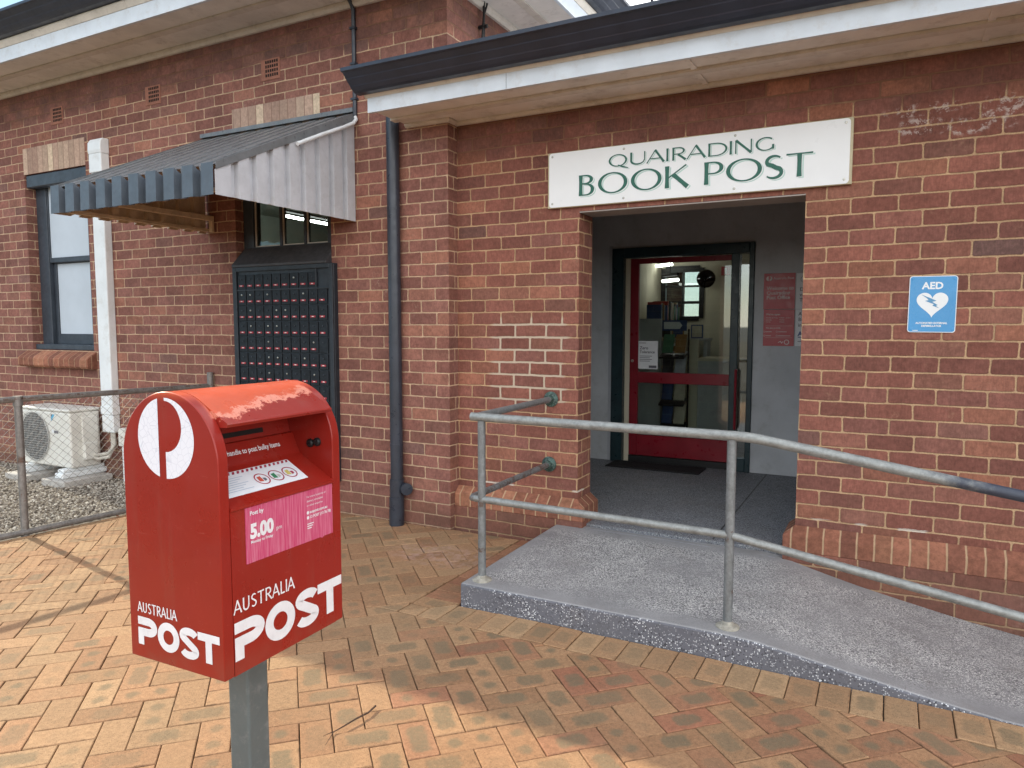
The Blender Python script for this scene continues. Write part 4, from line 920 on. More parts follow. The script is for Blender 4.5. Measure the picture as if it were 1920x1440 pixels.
# ------------------------------------------------------------------ lettering
def glyph(ch, x0, x1, y0, h, t, n):
    w = x1-x0; S = []
    def nib(p): 
        ws = []
        for k in range(len(p)):
            a, b = p[max(0, k-1)], p[min(len(p)-1, k+1)]; L = math.hypot(b[0]-a[0], b[1]-a[1]) or 1; ws.append(n+(t-n)*(abs(b[1]-a[1])/L)**1.6)
        return (p, ws)
    X = lambda u: x0+w*u
    Yv = lambda v: y0+h*v
    flare = lambda a, b, k: ([a, (a[0]*.7+b[0]*.3, a[1]*.7+b[1]*.3), (a[0]*.3+b[0]*.7, a[1]*.3+b[1]*.7), b], [k*1.14, k*.97, k*.97, k*1.14])
    stem = lambda x, k=t: S.append(flare((x, y0), (x, y0+h), k))
    if ch == 'A': S.append(flare((X(.0), y0), (X(.5), y0+h), n)); S.append(flare((X(.5)-t*.2, y0+h), (X(1), y0), t)); S.append(([(X(.2), Yv(.33)), (X(.8), Yv(.33))], n))
    if ch == 'B':
        stem(x0+t/2); xs = x0+t*.8; m_ = .55
        S.append(nib([(xs, Yv(1)-n/2)]+arc(x0+w*.42, Yv((1+m_)/2), w*.50-t/2, h*(1-m_)/2-n/2, 90, -90, 16)+[(xs, Yv(m_)+n/2)])); S.append(nib([(xs, Yv(m_)-n/2+n)]+arc(x0+w*.46, Yv(m_/2)+n/4, w*.54-t/2, h*m_/2-n/4, 90, -90, 16)+[(xs, y0+n/2)]))
    if ch == 'D': stem(x0+t/2); S.append(nib([(x0+t*.8, Yv(1)-n/2)]+arc(x0+w*.40, Yv(.5), w*.60-t/2, h/2-n/2, 90, -90, 24)+[(x0+t*.8, y0+n/2)]))
    if ch == 'G': S.append(nib(arc(x0+w*.52, Yv(.5), w*.52-t/2, h*.5-n/2, 46, 318, 30))); S.append(([(X(.96)-t/2, Yv(.10)), (X(.96)-t/2, Yv(.44))], t))
    if ch == 'I': stem((x0+x1)/2)
    if ch == 'K': stem(x0+t/2); S.append(flare((x0+t*.8, Yv(.46)), (X(.93), Yv(1)), n)); S.append(flare((X(.36), Yv(.60)), (X(1), y0), t))
    if ch == 'N': stem(x0+n/2, n*1.2); S.append(flare((x0+n/2, y0+h), (x1-n/2, y0), t)); stem(x1-n/2, n*1.2)
    if ch in 'PR':
        stem(x0+t/2); xs = x0+t*.8; m_ = .44
        S.append(nib([(xs, Yv(1)-n/2)]+arc(x0+w*.45, Yv((1+m_)/2), w*(.55 if ch == 'P' else .48)-t/2, h*(1-m_)/2-n/2, 90, -90, 18)+[(xs, Yv(m_)+n/2)]))
        if ch == 'R': S.append(flare((X(.42), Yv(.46)), (X(1), y0), t))
    if ch == 'S':
        p = arc(x0+w*.52, Yv(.745), w*.44-n/2, h*.255-n/2, 40, 225, 14)[:-1]+[(X(.42), Yv(.565)), (X(.60), Yv(.47))]+arc(x0+w*.48, Yv(.265), w*.46-n/2, h*.265-n/2, 42, -145, 14)
        mm = len(p); S.append((p, [n+(t-n)*max(0, 1-abs(k/(mm-1)-.5)*2.2)**.7 for k in range(mm)]))
    if ch == 'T': stem((x0+x1)/2); S.append(flare((x0, y0+h-n/2), (x1, y0+h-n/2), n))
    if ch == 'U': S.append(([(x0+t/2, y0+h), (x0+t/2, Yv(.36))]+arc(x0+w*.5, Yv(.34), w*.5-t/2, h*.34-n/2, 180, 360, 16)+[(x1-n/2, Yv(.36)), (x1-n/2, y0+h)], [t*1.1, t]+[t+(n-t)*k/16 for k in range(17)]+[n, n*1.2]))
    return S
def letters(mb, items, y0, h, t, n, fn, off, mi, dx=0, dy=0, grow=0):
    for q, (ch, a, b) in enumerate(items):
        o2 = off+q*.00002
        if ch in 'OQ':
            ring(mb, (a+b)/2+dx, y0+h/2+dy, (b-a)/2, h/2, t, n, fn, o2, mi, 56)
            if ch == 'Q': mb.ribbon([((a+b)/2+dx, y0+h*.14+dy), (a+(b-a)*.75+dx, y0-h*.03+dy), (b+dx+.008, y0-h*.17+dy)], [n*.7, t*.9, n*.7], fn, o2+.00001, mi)
        else:
            for k, (p, w_s) in enumerate(glyph(ch, a, b, y0, h, t, n)): mb.ribbon([(x_+dx, y_+dy) for x_, y_ in p], w_s, fn, o2+k*.000004, mi)

# main sign
SG = thing('shop_sign', (-1.115, 0, 2.22), 'long white board sign with green lettering above the entrance', 'sign')
m = MB(); m.box(-2.018, -.212, -.026, -.002, 2.222, 2.576); m.build('board', mSignEdge, SG, bevel=.002)
m = MB(); rr = .02; X0, X1, Z0, Z1 = -2.008, -.226, 2.226, 2.572
pl_ = arc(X1-rr, Z1-rr, rr, rr, 0, 90, 5)+arc(X0+rr, Z1-rr, rr, rr, 90, 180, 5)+arc(X0+rr, Z0+rr, rr, rr, 180, 270, 5)+arc(X1-rr, Z0+rr, rr, rr, 270, 360, 5)
m.prism(pl_, .0262, .0290, lambda u, v, w: (u, -w, v)); m.build('face', mSignW, SG)
big = [('B', -1.797, -1.693), ('O', -1.668, -1.474), ('O', -1.452, -1.258), ('K', -1.237, -1.100), ('P', -1.002, -.892), ('O', -.877, -.677), ('S', -.664, -.562), ('T', -.548, -.409)]
sml = [('Q', -1.598, -1.478), ('U', -1.458, -1.363), ('A', -1.352, -1.246), ('I', -1.232, -1.218), ('R', -1.195, -1.114), ('A', -1.106, -1.0), ('D', -.982, -.872), ('I', -.860, -.846), ('N', -.828, -.736), ('G', -.716, -.610)]
f_ = XZ(-.029); m = MB()
for ix, (items, y_, hh, t_, n_, sx_) in enumerate(((big, 2.285, .130, .024, .0085, .0105), (sml, 2.445, .076, .0125, .0062, .0075))):
    letters(m, items, y_, hh, t_, n_, f_, .0004, 0, sx_, -sx_*.75); letters(m, items, y_, hh, t_*.9, n_*.8, f_, .0012, 1, sx_*.42, -sx_*.33); letters(m, items, y_, hh, t_, n_, f_, .0020, 2)
m.build('lettering', [mMint, mSignW, mGreen], SG, recalc=False)
m = MB()
for xx in (-1.985, -1.5, -.83, -.25):
    for zz in (2.25, 2.55): m.lathe((xx, -.029, zz), (0, -1, 0), [(0, .008), (.002, .007), (.003, 0)], 10)
m.build('screws', mBrass, SG)

# AED sign
AE = thing('defibrillator_sign', (.193, 0, 1.42), 'blue AED sign with a white heart fixed to the brick right of the entrance', 'sign')
def TS(u, v, w): a = R(-.5); return (.193+u*math.cos(a)-v*math.sin(a), -.006-w, 1.57+u*math.sin(a)+v*math.cos(a))
def rrect(w, h, r): return arc(w-r, h-r, r, r, 0, 90, 5)+arc(-w+r, h-r, r, r, 90, 180, 5)+arc(-w+r, -h+r, r, r, 180, 270, 5)+arc(w-r, -h+r, r, r, 270, 360, 5)
m = MB(); m.prism(rrect(.1095, .1475, .014), -.004, .0, TS); m.build('plate', mSignW, AE)
m = MB(); m.poly(rrect(.106, .144, .012), TS, .0006); m.build('face', mBlue, AE, recalc=False)
m = MB(); text_to(m, 'AED', .050, -.002, .080, TS, .0012, 0, 'CENTER', .0016)
hp = []
for k in range(61):
    a = 2*math.pi*k/60; hp.append((16*math.sin(a)**3/16*.072-.001, (13*math.cos(a)-5*math.cos(2*a)-2*math.cos(3*a)-math.cos(4*a))/17*.077+.006))
m.poly(hp[:-1], TS, .0012); m.build('heart_emblem', mSignW, AE, recalc=False)
m = MB(); bz = [(598, 625), (745, 690), (862, 748), (790, 768), (885, 832), (855, 848), (915, 893), (795, 845), (820, 815), (665, 748), (728, 735), (700, 700)]
m.poly([((x_-793)*.000266, (815-y_)*.000266) for x_, y_ in bz][::-1], TS, .0018)
m.build('bolt_emblem', mBoltB, AE, recalc=False)
m = MB(); text_to(m, 'AUTOMATED EXTERNAL', .0135, 0, -.103, TS, .0012, 0, 'CENTER', .0005, .95); text_to(m, 'DEFIBRILLATOR', .0135, 0, -.118, TS, .0012, 0, 'CENTER', .0005, .95); m.poly([(-.085, -.139), (-.06, -.139), (-.06, -.136), (-.085, -.136)], TS, .0012); m.build('lettering', mSignW, AE, recalc=False)
m = MB()
for u in (-.095, .095):
    for v in (-.131, .131): m.lathe(TS(u, v, .001), (0, -1, 0), [(0, .005), (.0015, .0045), (.002, 0)], 8)
m.build('rivets', mBlue, AE)

# porch notices
def notice(name, x0, x1, z0, z1, face_m, label, cat='sign', group=None, y=YB):
    t = thing(name, ((x0+x1)/2, y, z0), label, cat, group); m = MB(); m.box(x0, x1, y-.010, y-.0005, z0, z1); m.build('panel', face_m, t, bevel=.001); return t
GN = 'notices on the porch wall'
t = notice('wall_notice', -.991, -.733, 1.602, 1.911, mSignRed, 'upper red notice welcoming visitors beside the door', group=GN); m = MB(); f_ = XZ(YB-.010)
m.poly(arc(-.950, 1.866, .022, .022, 95, 265, 12), f_, .0006); m.poly(arc(-.944, 1.866, .022, .022, -85, 85, 12)+arc(-.944, 1.872, .010, .012, 90, -90, 8), f_, .0006)
text_to(m, 'Australia Post', .030, -.912, 1.858, f_, .0006, 0, 'LEFT', .0002); 
for k, s_ in enumerate(('Welcome to', 'Quairading', 'Post Office')): text_to(m, s_, .043, -.965, 1.768-k*.040, f_, .0006, 0, 'LEFT', .0008)
m.build('lettering', mPale, t, recalc=False)
t = notice('wall_notice', -.986, -.731, 1.281, 1.598, mSignRed, 'lower red notice listing opening hours beside the door', group=GN); m = MB()
text_to(m, "We're open", .024, -.965, 1.548, f_, .0006, 0, 'LEFT', .0005)
for k, (a_, b_) in enumerate((('Monday to Friday', '9.00am - 5.00pm'), ('Saturday', 'Closed'), ('Sunday', 'Closed'))): text_to(m, a_, .014, -.965, 1.522-k*.018, f_, .0006); text_to(m, b_, .014, -.855, 1.522-k*.018, f_, .0006)
text_to(m, 'We also provide', .018, -.965, 1.432, f_, .0006, 0, 'LEFT', .0004)
for (u, v, w) in ((-.965, 1.41, .05), (-.86, 1.41, .07), (-.965, 1.375, .045), (-.86, 1.375, .10)): m.poly([(u, v-.008), (u+w, v-.008), (u+w, v-.003), (u, v-.003)], f_, .0006); ring(m, u-.012 if u > -.9 else u-.01, v-.005, .008, .008, .002, .002, f_, .0006, 0, 10)
m.poly([(-.968, 1.455), (-.745, 1.455), (-.745, 1.4565), (-.968, 1.4565)], f_, .0006); m.poly([(-.968, 1.352), (-.745, 1.352), (-.745, 1.3535), (-.968, 1.3535)], f_, .0006)
ring(m, -.790, 1.315, .022, .022, .006, .006, f_, .0006, 0, 16); m.ribbon([(-.86, 1.31), (-.84, 1.322), (-.83, 1.306), (-.82, 1.32)], .005, f_, .0006)
m.build('lettering', mPale, t, recalc=False)
t = notice('wall_notice', -.724, -.50, 1.602, 1.907, mPaper, 'upper white notice half hidden behind the brick pier', group=GN); m = MB()
for k, s_ in enumerate(('Do not', 'visit if', 'Time')): text_to(m, s_, .042, -.695, 1.755-k*.045, f_, .0006, 0, 'LEFT', .0006)
ring(m, -.66, 1.855, .03, .03, .003, .003, f_, .0006); m.build('lettering', mInk, t, recalc=False)
t = notice('wall_notice', -.722, -.50, 1.281, 1.598, mPaper, 'lower white notice half hidden behind the brick pier', group=GN); m = MB()
for k, s_ in enumerate(('Ask', 'Before', 'in')): text_to(m, s_, .042, -.70, 1.545-k*.048, f_, .0006, 0, 'LEFT', .0006)
text_to(m, 'A', .055, -.70, 1.37, f_, .0006, 1, 'LEFT', .002); m.poly([(-.70, 1.355), (-.62, 1.355), (-.62, 1.362), (-.70, 1.362)], f_, .0006, 1); m.poly([(-.70, 1.32), (-.60, 1.32), (-.60, 1.326), (-.70, 1.326)], f_, .0006, 0)
m.build('lettering', [mInk, plain('blue ink', (.06, .10, .25), .6)], t, recalc=False)
t = notice('door_poster', -2.136, -1.945, 1.045, 1.312, mPaper, 'white zero tolerance poster on the lower left of the door glass', 'poster', y=YD+.0195); f_ = XZ(YD+.0095); m = MB()
text_to(m, 'Zero', .040, -2.122, 1.232, f_, .0006, 0, 'LEFT', .0008); text_to(m, 'Tolerance', .036, -2.122, 1.195, f_, .0006, 0, 'LEFT', .0008)
for k in range(4): m.poly([(-2.122, 1.165-k*.016), (-2.00-(k % 2)*.02, 1.165-k*.016), (-2.00-(k % 2)*.02, 1.170-k*.016), (-2.122, 1.170-k*.016)], f_, .0006)
m.poly([(-2.03, 1.055), (-1.955, 1.055), (-1.955, 1.078), (-2.03, 1.078)], f_, .0006); m.poly([(-2.13, 1.29), (-2.06, 1.29), (-2.06, 1.295), (-2.13, 1.295)], f_, .0006); m.build('lettering', mInk, t, recalc=False)
m = MB(); m.box(-2.32, -1.45, 1.93, 2.235, .1415, .152)
for k in range(28): m.box(-2.30+k*.030, -2.287+k*.030, 1.95, 2.215, .152, .155)
tag(m.build('door_mat', mMat, origin=(-1.88, 2.08, .1415)), 'black ribbed rubber mat in front of the red door', 'mat')

# ------------------------------------------------------------------ inside the post office
def lamp(name, pos, L, along, label, group, r=.02, mt=None):
    t = thing(name, pos, label, 'ceiling light', group); x, y, z = pos; d = Vector(along).normalized()
    a, b = Vector(pos)-d*L/2, Vector(pos)+d*L/2
    m = MB(); m.tube([a, b], r, 10); m.build('tube', mt or mTube, t)
    m = MB(); s_ = Vector((0, 0, r+.05)); m.tube([a+s_, b+s_], .022, 6); m.tube([(x, y, z+.08), (x, y, z+.55)], .006, 5); m.build('fitting', mMat, t)
lamp('fluorescent_light', (-2.57, 4.7, 2.225), .30, (.8, -.6, 0), 'upper lit fluorescent tube seen through the door glass', 'lit tubes in the shop')
lamp('fluorescent_light', (-2.45, 4.55, 2.02), .30, (.8, -.6, 0), 'lower lit fluorescent tube seen in front of the rear window', 'lit tubes in the shop')
lamp('fluorescent_light', (-.4, 3.6, 2.35), 1.2, (0, 1, 0), 'added fluorescent tube over the counter, unseen behind the porch wall', 'lit tubes in the shop')  # unseen tube added to light the shop interior
lamp('fluorescent_light', (-6.99, 3.24, 2.87), 1.30, (-.04, 1, 0), 'lit fluorescent tube seen through the window above the private boxes', None, .016, emit('diffused tube', (1, .98, .93), 30))
m = MB(); m.lathe((-2.08, 4.88, 2.05), (.35, -1, -.1), [(-.01, .0), (-.01, .118), (.015, .108), (.045, .06), (.055, 0)], 28); tag(m.build('convex_mirror', G('mirror black').out((.05, .05, .055), .06, 1.0, .5), smooth=True, origin=(-2.06, 4.9, 2.05)), 'round convex security mirror beside the rear window', 'mirror')
t = thing('exit_sign', (-1.855, 4.97, 2.1), 'small red exit sign on the back wall of the shop', 'sign'); m = MB(); m.box(-1.91, -1.80, 4.95, 4.995, 2.09, 2.20); m.build('panel', mSignRed, t, bevel=.003); m = MB(); m.poly([(-1.868, 2.11), (-1.842, 2.11), (-1.842, 2.18), (-1.868, 2.18)], XZ(4.95), .001); m.build('pictogram', mPale, t, recalc=False)
# shelves with books
SH = thing('bookshelf', (-2.68, 4.55, .142), 'white library shelf against the left wall of the shop', 'bookshelf')
m = MB(); m.box(-2.69, -2.66, 4.05, 4.95, .142, 1.52); m.box(-2.44, -2.41, 4.05, 4.95, .142, 1.52) if False else None
for z in (.2, .56, .92, 1.28, 1.50): m.box(-2.66, -2.40, 4.05, 4.95, z, z+.022)
m.build('shelves', mCreamWall, SH); m = MB(); m.box(-2.69, -2.40, 4.02, 4.05, .142, 1.54); m.build('end_panel', mPorch, SH)
bcols = [(.05, .09, .22), (.40, .05, .05), (.55, .50, .40), (.08, .20, .12), (.05, .05, .06), (.30, .16, .06), (.45, .45, .5)]
bm_ = [plain('book cover', c, .5) for c in bcols]; y_ = 4.07
for k in range(26):
    w = random.uniform(.022, .04); h_ = random.uniform(.16, .24); d_ = random.uniform(.15, .19)
    m = MB(); m.box(-2.60, -2.60+d_, y_, y_+.003, 1.522, 1.522+h_, 0); m.box(-2.60, -2.60+d_, y_+w-.003, y_+w, 1.522, 1.522+h_, 0); m.box(-2.60+d_-.003, -2.60+d_, y_+.003, y_+w-.003, 1.522, 1.522+h_, 0); m.box(-2.60, -2.605+d_, y_+.003, y_+w-.003, 1.525, 1.519+h_, 1)
    tag(m.build('book', [bm_[k % 7], mPaper], origin=(-2.5, y_, 1.522)), 'upright book in the row on top of the white library shelf', 'book', 'books on top of the shelf'); y_ += w+.002
    if y_ > 4.9: break
DS = thing('display_stand', (-2.15, 3.6, .142), 'dark wire brochure stand just inside the door glass', 'display stand')
m = MB(); m.box(-2.30, -1.98, 3.45, 3.75, .142, .17)
for xx in (-2.28, -2.0): m.tube([(xx, 3.72, .17), (xx, 3.72, 1.42)], .012, 6)
for z in (.35, .62, .9, 1.15): m.prism([(3.72, z), (3.52, z-.06), (3.52, z-.04), (3.70, z+.02)], -2.28, -2.0, lambda u, v, w: (w, u, v))
m.build('rack', mBlack, DS)
for k, (z, c) in enumerate(((.37, 0), (.64, 6), (.92, 2), (1.17, 0))):
    for q in range(2): m = MB(); m.prism([(3.69, z+.19), (3.60, z-.01), (3.61, z-.02), (3.70, z+.18)], -2.27+q*.14, -2.15+q*.14, lambda u, v, w: (w, u, v)); m.build('brochure', bm_[(c+q*2+k) % 7], DS)
t = thing('header_card', (-2.14, 3.7, 1.38), 'blue and white header card on the brochure stand', 'card'); m = MB(); m.box(-2.30, -2.02, 3.70, 3.712, 1.40, 1.52); m.build('card', bm_[0], t); m = MB(); m.poly([(-2.28, 1.42), (-2.10, 1.42), (-2.07, 1.46), (-2.10, 1.50), (-2.28, 1.50)], XZ(3.70), .001); m.build('print', mPaper, t, recalc=False)
CT = thing('service_counter', (-1.9, 4.3, .142), 'cream fronted service counter with a white end panel in the shop', 'counter')
m = MB(); m.box(-2.10, -1.96, 4.0, 4.06, .142, 1.30); m.build('end_panel', mCreamWall, CT); m = MB(); m.box(-1.96, .8, 4.02, 4.08, .142, 1.05); m.build('front', mPorch, CT); m = MB(); m.box(-2.12, .9, 3.95, 4.5, 1.301, 1.33) if False else m.box(-1.95, .9, 3.97, 4.5, 1.052, 1.085); m.build('top', mCreamWall, CT)
m = MB()
for z in (.45, .75, 1.05): m.box(-2.36, -2.105, 4.02, 4.4, z, z+.02)
m.build('side_shelves', mCreamWall, CT)
for k, (xx, ww_, hh, c) in enumerate(((-2.33, .12, .17, 5), (-2.19, .10, .13, 2), (-2.34, .10, .15, 6), (-2.22, .12, .16, 4))):
    z = 1.072 if k < 2 else .772
    m = MB(); m.box(xx, xx+ww_, 4.08, 4.3, z, z+hh*.85, 0); m.prism([(4.08, z+hh*.85), (4.3, z+hh*.85), (4.27, z+hh), (4.11, z+hh)], xx, xx+ww_, lambda u, v, w: (w, u, v), 1); tag(m.build('parcel_carton', [bm_[c], mPaper], origin=(xx, 4.2, z)), ('brown carton on the upper side shelf of the counter', 'pale carton on the upper side shelf of the counter', 'grey carton on the lower side shelf of the counter', 'black carton on the lower side shelf of the counter')[k], 'carton', 'cartons on the counter shelves')
for k, (xx, c) in enumerate(((-2.62, 2), (-2.46, 5), (-2.22, 0))):
    m = MB(); m.box(xx, xx+.15, 4.72, 4.735, 1.30+.0, 1.47); m.box(xx+.015, xx+.135, 4.7195, 4.7205, 1.315, 1.455, 1); tag(m.build('framed_print', [bm_[c], bm_[(c+2) % 7]], origin=(xx, 4.73, 1.3)), ('pale framed print below the rear window', 'brown framed print below the rear window', 'blue framed print below the rear window')[k], 'picture', 'framed prints below the rear window')
m = MB(); m.box(-2.66, -2.0, 4.70, 4.95, 1.27, 1.299); m.box(-2.64, -2.60, 4.72, 4.94, .142, 1.27); m.box(-2.06, -2.02, 4.72, 4.94, .142, 1.27); tag(m.build('side_table', mPorch, origin=(-2.33, 4.8, .142)), 'tall grey table carrying prints below the rear window', 'table')

# ------------------------------------------------------------------ street posting box
TH = .020; MX, MY = -1.388, -3.229; MW = .433; MD = .340; ZB = .60
ct_, st_ = math.cos(TH), math.sin(TH)
def ML(x, y, z): return (MX+x*ct_-y*st_, MY+x*st_+y*ct_, z)      # local: x out of the mouth, y along the width
MBX = thing('posting_box', ML(-.17, .215, 0), 'red street posting box with round white emblem on a grey post', 'posting box')
ar = MD/2; zc = 1.127; acx = -ar
def arcp(a0, a1, n=16): return [(acx+ar*math.cos(R(a0+(a1-a0)*k/n)), zc+ar*math.sin(R(a0+(a1-a0)*k/n))) for k in range(n+1)]
prof = [(-MD, ZB), (0, ZB)]+arcp(0, 180, 32)
pf_ = lambda u, v, w: ML(u, w, v)
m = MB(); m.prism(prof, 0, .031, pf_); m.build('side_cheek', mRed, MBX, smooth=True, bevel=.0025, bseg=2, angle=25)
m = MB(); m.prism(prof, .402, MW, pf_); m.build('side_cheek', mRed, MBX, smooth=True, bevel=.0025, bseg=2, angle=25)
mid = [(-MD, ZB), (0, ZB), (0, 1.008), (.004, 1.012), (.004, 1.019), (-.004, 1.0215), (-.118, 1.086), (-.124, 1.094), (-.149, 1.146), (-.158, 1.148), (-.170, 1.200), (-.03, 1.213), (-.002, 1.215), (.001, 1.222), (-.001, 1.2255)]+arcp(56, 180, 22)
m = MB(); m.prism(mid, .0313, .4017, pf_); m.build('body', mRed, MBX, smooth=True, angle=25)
m2 = MB(); m2.prism([(-.1625, 1.1595), (-.1655, 1.1725), (-.1625, 1.1725), (-.1595, 1.1595)], .05, .300, pf_); m2.build('slot', mSlot, MBX)
for kx, kz in ((-.080, 1.119), (-.054, 1.124)):
    k = MB(); k.lathe(ML(kx, .4015, kz), Vector(ML(0, -1, 0))-Vector(ML(0, 0, 0)), [(0, .013), (.005, .012), (.008, .008), (.008, 0)], 14); k.build('bolt', mBlack, MBX, smooth=True)
m = MB(); m.box(-.1975, -.1225, .1815, .2565, -.03, ZB-.001, T=ML); m.build('post', mPost, MBX, bevel=.006, bseg=2)
fs_ = lambda u, v, w: ML(u, -w-.0006, v)           # the left cheek
ff_ = lambda u, v, w: ML(w+.0006, u, v)            # the front
m = MB(); cu, cv, rr_ = -.178, 1.182, .1005
a_ = math.degrees(math.acos(-.0245/rr_)); m.poly(arc(cu, cv, rr_, rr_, a_, 360-a_, 30), fs_)
a2 = math.degrees(math.asin(1)); pol = arc(cu, cv, rr_, rr_, 90, -90, 34)
pol = [p for p in pol if p[0] >= cu-.0005]; m.poly(pol+[(cu, 1.148)]+arc(cu, 1.2115, .058, .0635, -90, 90, 20), fs_)
m.build('emblem', mVinyl, MBX, recalc=False)
def poststrokes(mb, u0, u1, v0, h, fn, t):
    w = u1-u0; gp = lambda a, b: (u0+w*a, v0+h*b)
    # P: top bar, bowl, lower bar and stem, open at the left
    P0 = 0; pw_ = .245*w
    bar = [(u0, v0+h-t/2), (u0+pw_*.52, v0+h-t/2)]+arc(u0+pw_*.52, v0+h*.66, pw_*.48-t*.5, h*.34-t/2, 90, -90, 14)[1:]+[(u0+t*.5+t*.5, v0+h*.32+t/2), (u0, v0+h*.32+t/2)]
    mb.ribbon(bar, t, fn, .0); mb.poly([(u0, v0), (u0+t, v0), (u0+t, v0+h*.32+t*.9), (u0, v0+h*.32+t*.9)], fn, .0004)
    ring(mb, u0+w*.385, v0+h*.5, w*.135, h*.52, t*1.0, t*.95, fn, .0001, 0, 44)
    sx0, sx1 = u0+w*.535, u0+w*.745; sw = sx1-sx0
    p = arc(sx0+sw*.5, v0+h*.75, sw*.53-t*.43, h*.28-t*.43, 15, 222, 16)+arc(sx0+sw*.5, v0+h*.25, sw*.53-t*.43, h*.28-t*.43, 42, -165, 16)
    mb.ribbon(p, t*.93, fn, .0002)
    tx0, tx1 = u0+w*.745, u1; mb.poly([(tx0, v0+h-t*.95), (tx1, v0+h-t*.95), (tx1, v0+h), (tx0, v0+h)], fn, .0003); xm = (tx0+tx1)/2; mb.poly([(xm-t*.52, v0), (xm+t*.52, v0), (xm+t*.52, v0+h-t*.5), (xm-t*.52, v0+h-t*.5)], fn, .0005)
def austra(mb, u0, u1, v0, h, fn, t):
    items = [('A', 0, .12), ('U', .145, .25), ('S', .275, .375), ('T', .39, .50), ('R', .525, .63), ('A', .645, .765), ('L', .79, .865), ('I', .885, .91), ('A', .925, 1.045)]
    w = (u1-u0)/1.045
    for q, (ch, a, b) in enumerate(items):
        if ch == 'L': mb.ribbon([(u0+a*w+t/2, v0+h), (u0+a*w+t/2, v0+t/2), (u0+b*w, v0+t/2)], t, fn, q*.00002); continue
        for k, (p, ws) in enumerate(glyph(ch, u0+a*w, u0+b*w, v0, h, t, t*.85)): mb.ribbon(p, ws, fn, q*.00002+k*.000004)
m = MB(); poststrokes(m, -.309, -.013, .636, .074, fs_, .0212); austra(m, -.308, -.162, .722, .027, fs_, .0036); m.build('lettering', mVinylW, MBX, recalc=False)
m = MB(); poststrokes(m, .033, .428, .636, .097, ff_, .0282); austra(m, .033, .238, .7545, .034, ff_, .0042); m.build('lettering', mVinylW, MBX, recalc=False)
# pink collection label
def pinkm():
    g = G('faded pink label'); p = g.xyz(g.pos); s_ = g.noise(60, 3, .7, vec=g.vec(0.0, g.mul(p[1], 4), g.mul(p[2], .12)))
    c = g.mx(g.ss(s_, .42, .62), (.52, .055, .145), (.60, .16, .25)); c = g.mx(g.mul(g.ss(g.noise(130, 3, .6, vec=g.vec(0.0, g.mul(p[1], 3), g.mul(p[2], .06))), .62, .68), .5), c, (.74, .42, .48)); return g.out(c, .45, 0, .4)
m = MB(); m.poly([(.076, .868), (.345, .866), (.352, .862), (.358, .866), (.396, .866), (.396, 1.009), (.076, 1.012)], ff_, .0); m.build('collection_label', pinkm(), MBX, recalc=False)
m = MB(); text_to(m, 'Post by', .015, .091, .988, ff_, .0006, 0, 'LEFT', .0004); text_to(m, '5.00', .049, .091, .930, ff_, .0006, 0, 'LEFT', .0026, .92); text_to(m, 'pm', .016, .178, .930, ff_, .0006); text_to(m, 'Monday to Friday', .0105, .092, .916, ff_, .0006, 0, 'LEFT', .0002)
m.build('collection_time', mVinylW, MBX, recalc=False); m = MB()
for k, s_ in enumerate(('For more locations of', 'delivery timetables', 'or other enquiries')): text_to(m, s_, .0085, .292, .988-k*.012, ff_, .0006)
text_to(m, 'auspost.com.au', .0115, .303, .944, ff_, .0006, 0, 'LEFT', .0003); text_to(m, '13 POST (13 76 78)', .0105, .303, .930, ff_, .0006, 0, 'LEFT', .0003)
for v in (.947, .933): m.poly(arc(.296, v, .0048, .0048, 0, 350, 12), ff_, .0006)
for k in range(3): m.poly([(.293, .914-k*.006), (.318-.004*k, .914-k*.006), (.318-.004*k, .9165-k*.006), (.293, .9165-k*.006)], ff_, .0006)
m.build('contact_print', mVinylW, MBX, recalc=False)
# instruction on the flap and the sticker on the shelf
fl = Vector((-.025, 0, .052)).normalized(); fn_ = Vector((.052, 0, .025)).normalized()
def flap(u, v, w): q = Vector((-.124, u, 1.094))+fl*v+fn_*(w+.0008); return ML(*q)
m = MB(); text_to(m, 'Lift handle to post bulky items', .0205, .338, .024, flap, .0, 0, 'RIGHT', .0003, .86); m.build('flap_print', mVinylW, MBX, recalc=False)
sd = Vector((-.114, 0, .0645)).normalized(); sn = Vector((.0645, 0, .114)).normalized()
def shelf(u, v, w): q = Vector((-.004, u, 1.0215))+sd*v+sn*(w+.0008); return ML(*q)
m = MB(); m.poly([(.045, .028), (.333, .028), (.333, .118), (.045, .118)], shelf, 0, 0)
for k in range(18): u = .048+k*.0158; m.poly([(u, .106), (u+.008, .106), (u+.0145, .116), (u+.0065, .116)], shelf, .0004, 1)
for k in range(7): m.poly([(.055, .092-k*.008), (.150-(k % 3)*.014, .092-k*.008), (.150-(k % 3)*.014, .0945-k*.008), (.055, .0945-k*.008)], shelf, .0004, 2)
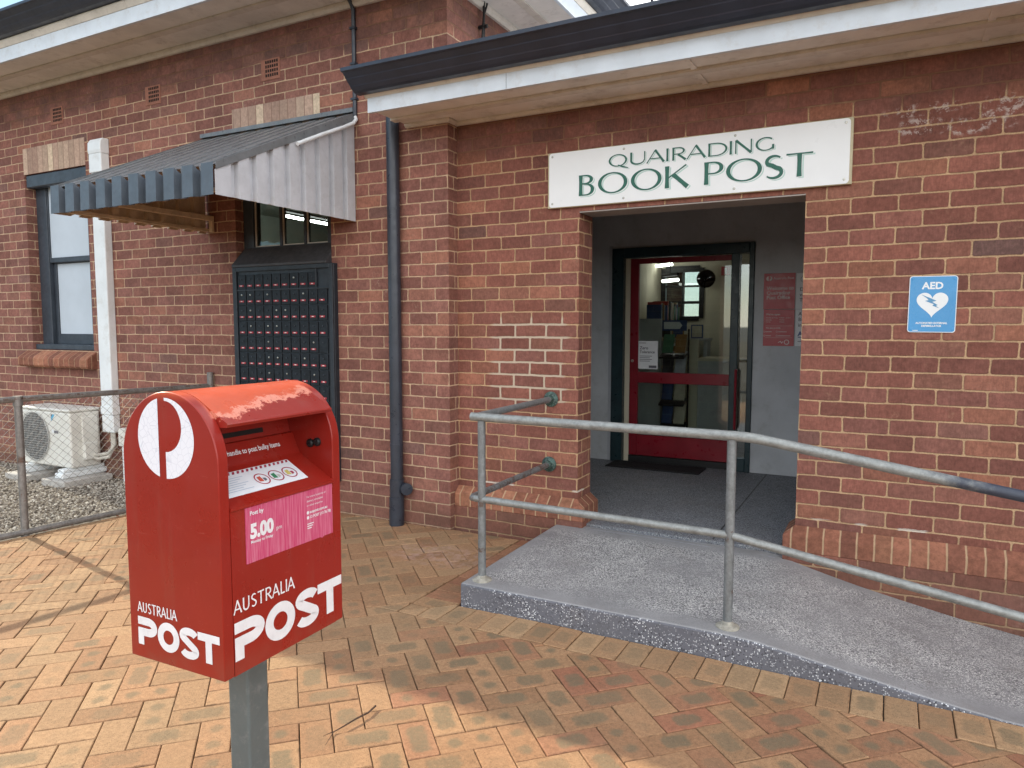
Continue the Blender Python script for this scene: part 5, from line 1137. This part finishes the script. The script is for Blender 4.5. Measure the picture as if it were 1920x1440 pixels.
for k, (ca_, cb_) in enumerate(((3, 4), (5, 6), (7, 1))):
    u = .195+k*.050; ring(m, u, .066, .023, .023, .0035, .0035, shelf, .0005, 1, 24); m.poly([(u-.014, .058), (u, .056), (u+.001, .078), (u-.012, .076)], shelf, .0004, ca_); m.poly([(u+.003, .055), (u+.013, .060), (u+.012, .068), (u+.003, .070)], shelf, .0004, cb_)
m.build('instruction_sticker', [mPaper, plain('sticker crimson', (.35, .03, .06), .5), plain('sticker grey', (.45, .52, .6), .5), plain('sticker red', (.5, .08, .05), .5), mInk, plain('sticker green', (.04, .22, .10), .5), plain('sticker pale', (.5, .5, .45), .5), plain('sticker yellow', (.6, .5, .15), .5)], MBX, recalc=False)

# ------------------------------------------------------------------ litter
m = MB(); m.tube([(-1.712, -2.505, .007), (-1.700, -2.455, .010), (-1.690, -2.395, .012), (-1.679, -2.345, .011), (-1.686, -2.292, .010)], [.0018, .0030, .0036, .0036, .0044], 6); m.tube([(-1.706, -2.485, .008), (-1.716, -2.51, .008), (-1.727, -2.535, .006)], [.0018, .0014, .0008], 5); m.tube([(-1.710, -2.50, .007), (-1.697, -2.535, .006), (-1.683, -2.572, .005)], [.0017, .0012, .0008], 5)
tag(m.build('twig', mTwig, smooth=True, origin=(-1.69, -2.4, .005)), 'small forked dry twig lying on the pavers', 'twig')
for k in range(9):
    y_ = random.uniform(-2.0, -.5); x_ = fx(y_)+random.uniform(.0, .07) if k < 7 else -1.98+random.uniform(-.1, .0); y_ = y_ if k < 7 else -.10-random.uniform(0, .08); a = random.uniform(0, 6.28); s_ = random.uniform(.012, .024)
    m = MB(); pts = [(1, 0, .1), (.4, .42, .35), (-.4, .36, .2), (-1, 0, .05), (-.4, -.36, .25), (.4, -.42, .3)]
    m.face([(x_+s_*(p[0]*math.cos(a)-p[1]*math.sin(a)), y_+s_*(p[0]*math.sin(a)+p[1]*math.cos(a)), .006+s_*p[2]) for p in pts]); o = m.build('dry_leaf', mLeaf, recalc=False, origin=(x_, y_, .006)); o.modifiers.new('solidify', 'SOLIDIFY').thickness = .0008
    tag(o, 'small dry brown leaf fallen at the foot of the fence' if k < 7 else 'small dry leaf fallen at the foot of the brick plinth', 'leaf', 'fallen leaves along the fence' if k < 7 else 'fallen leaves by the plinth')
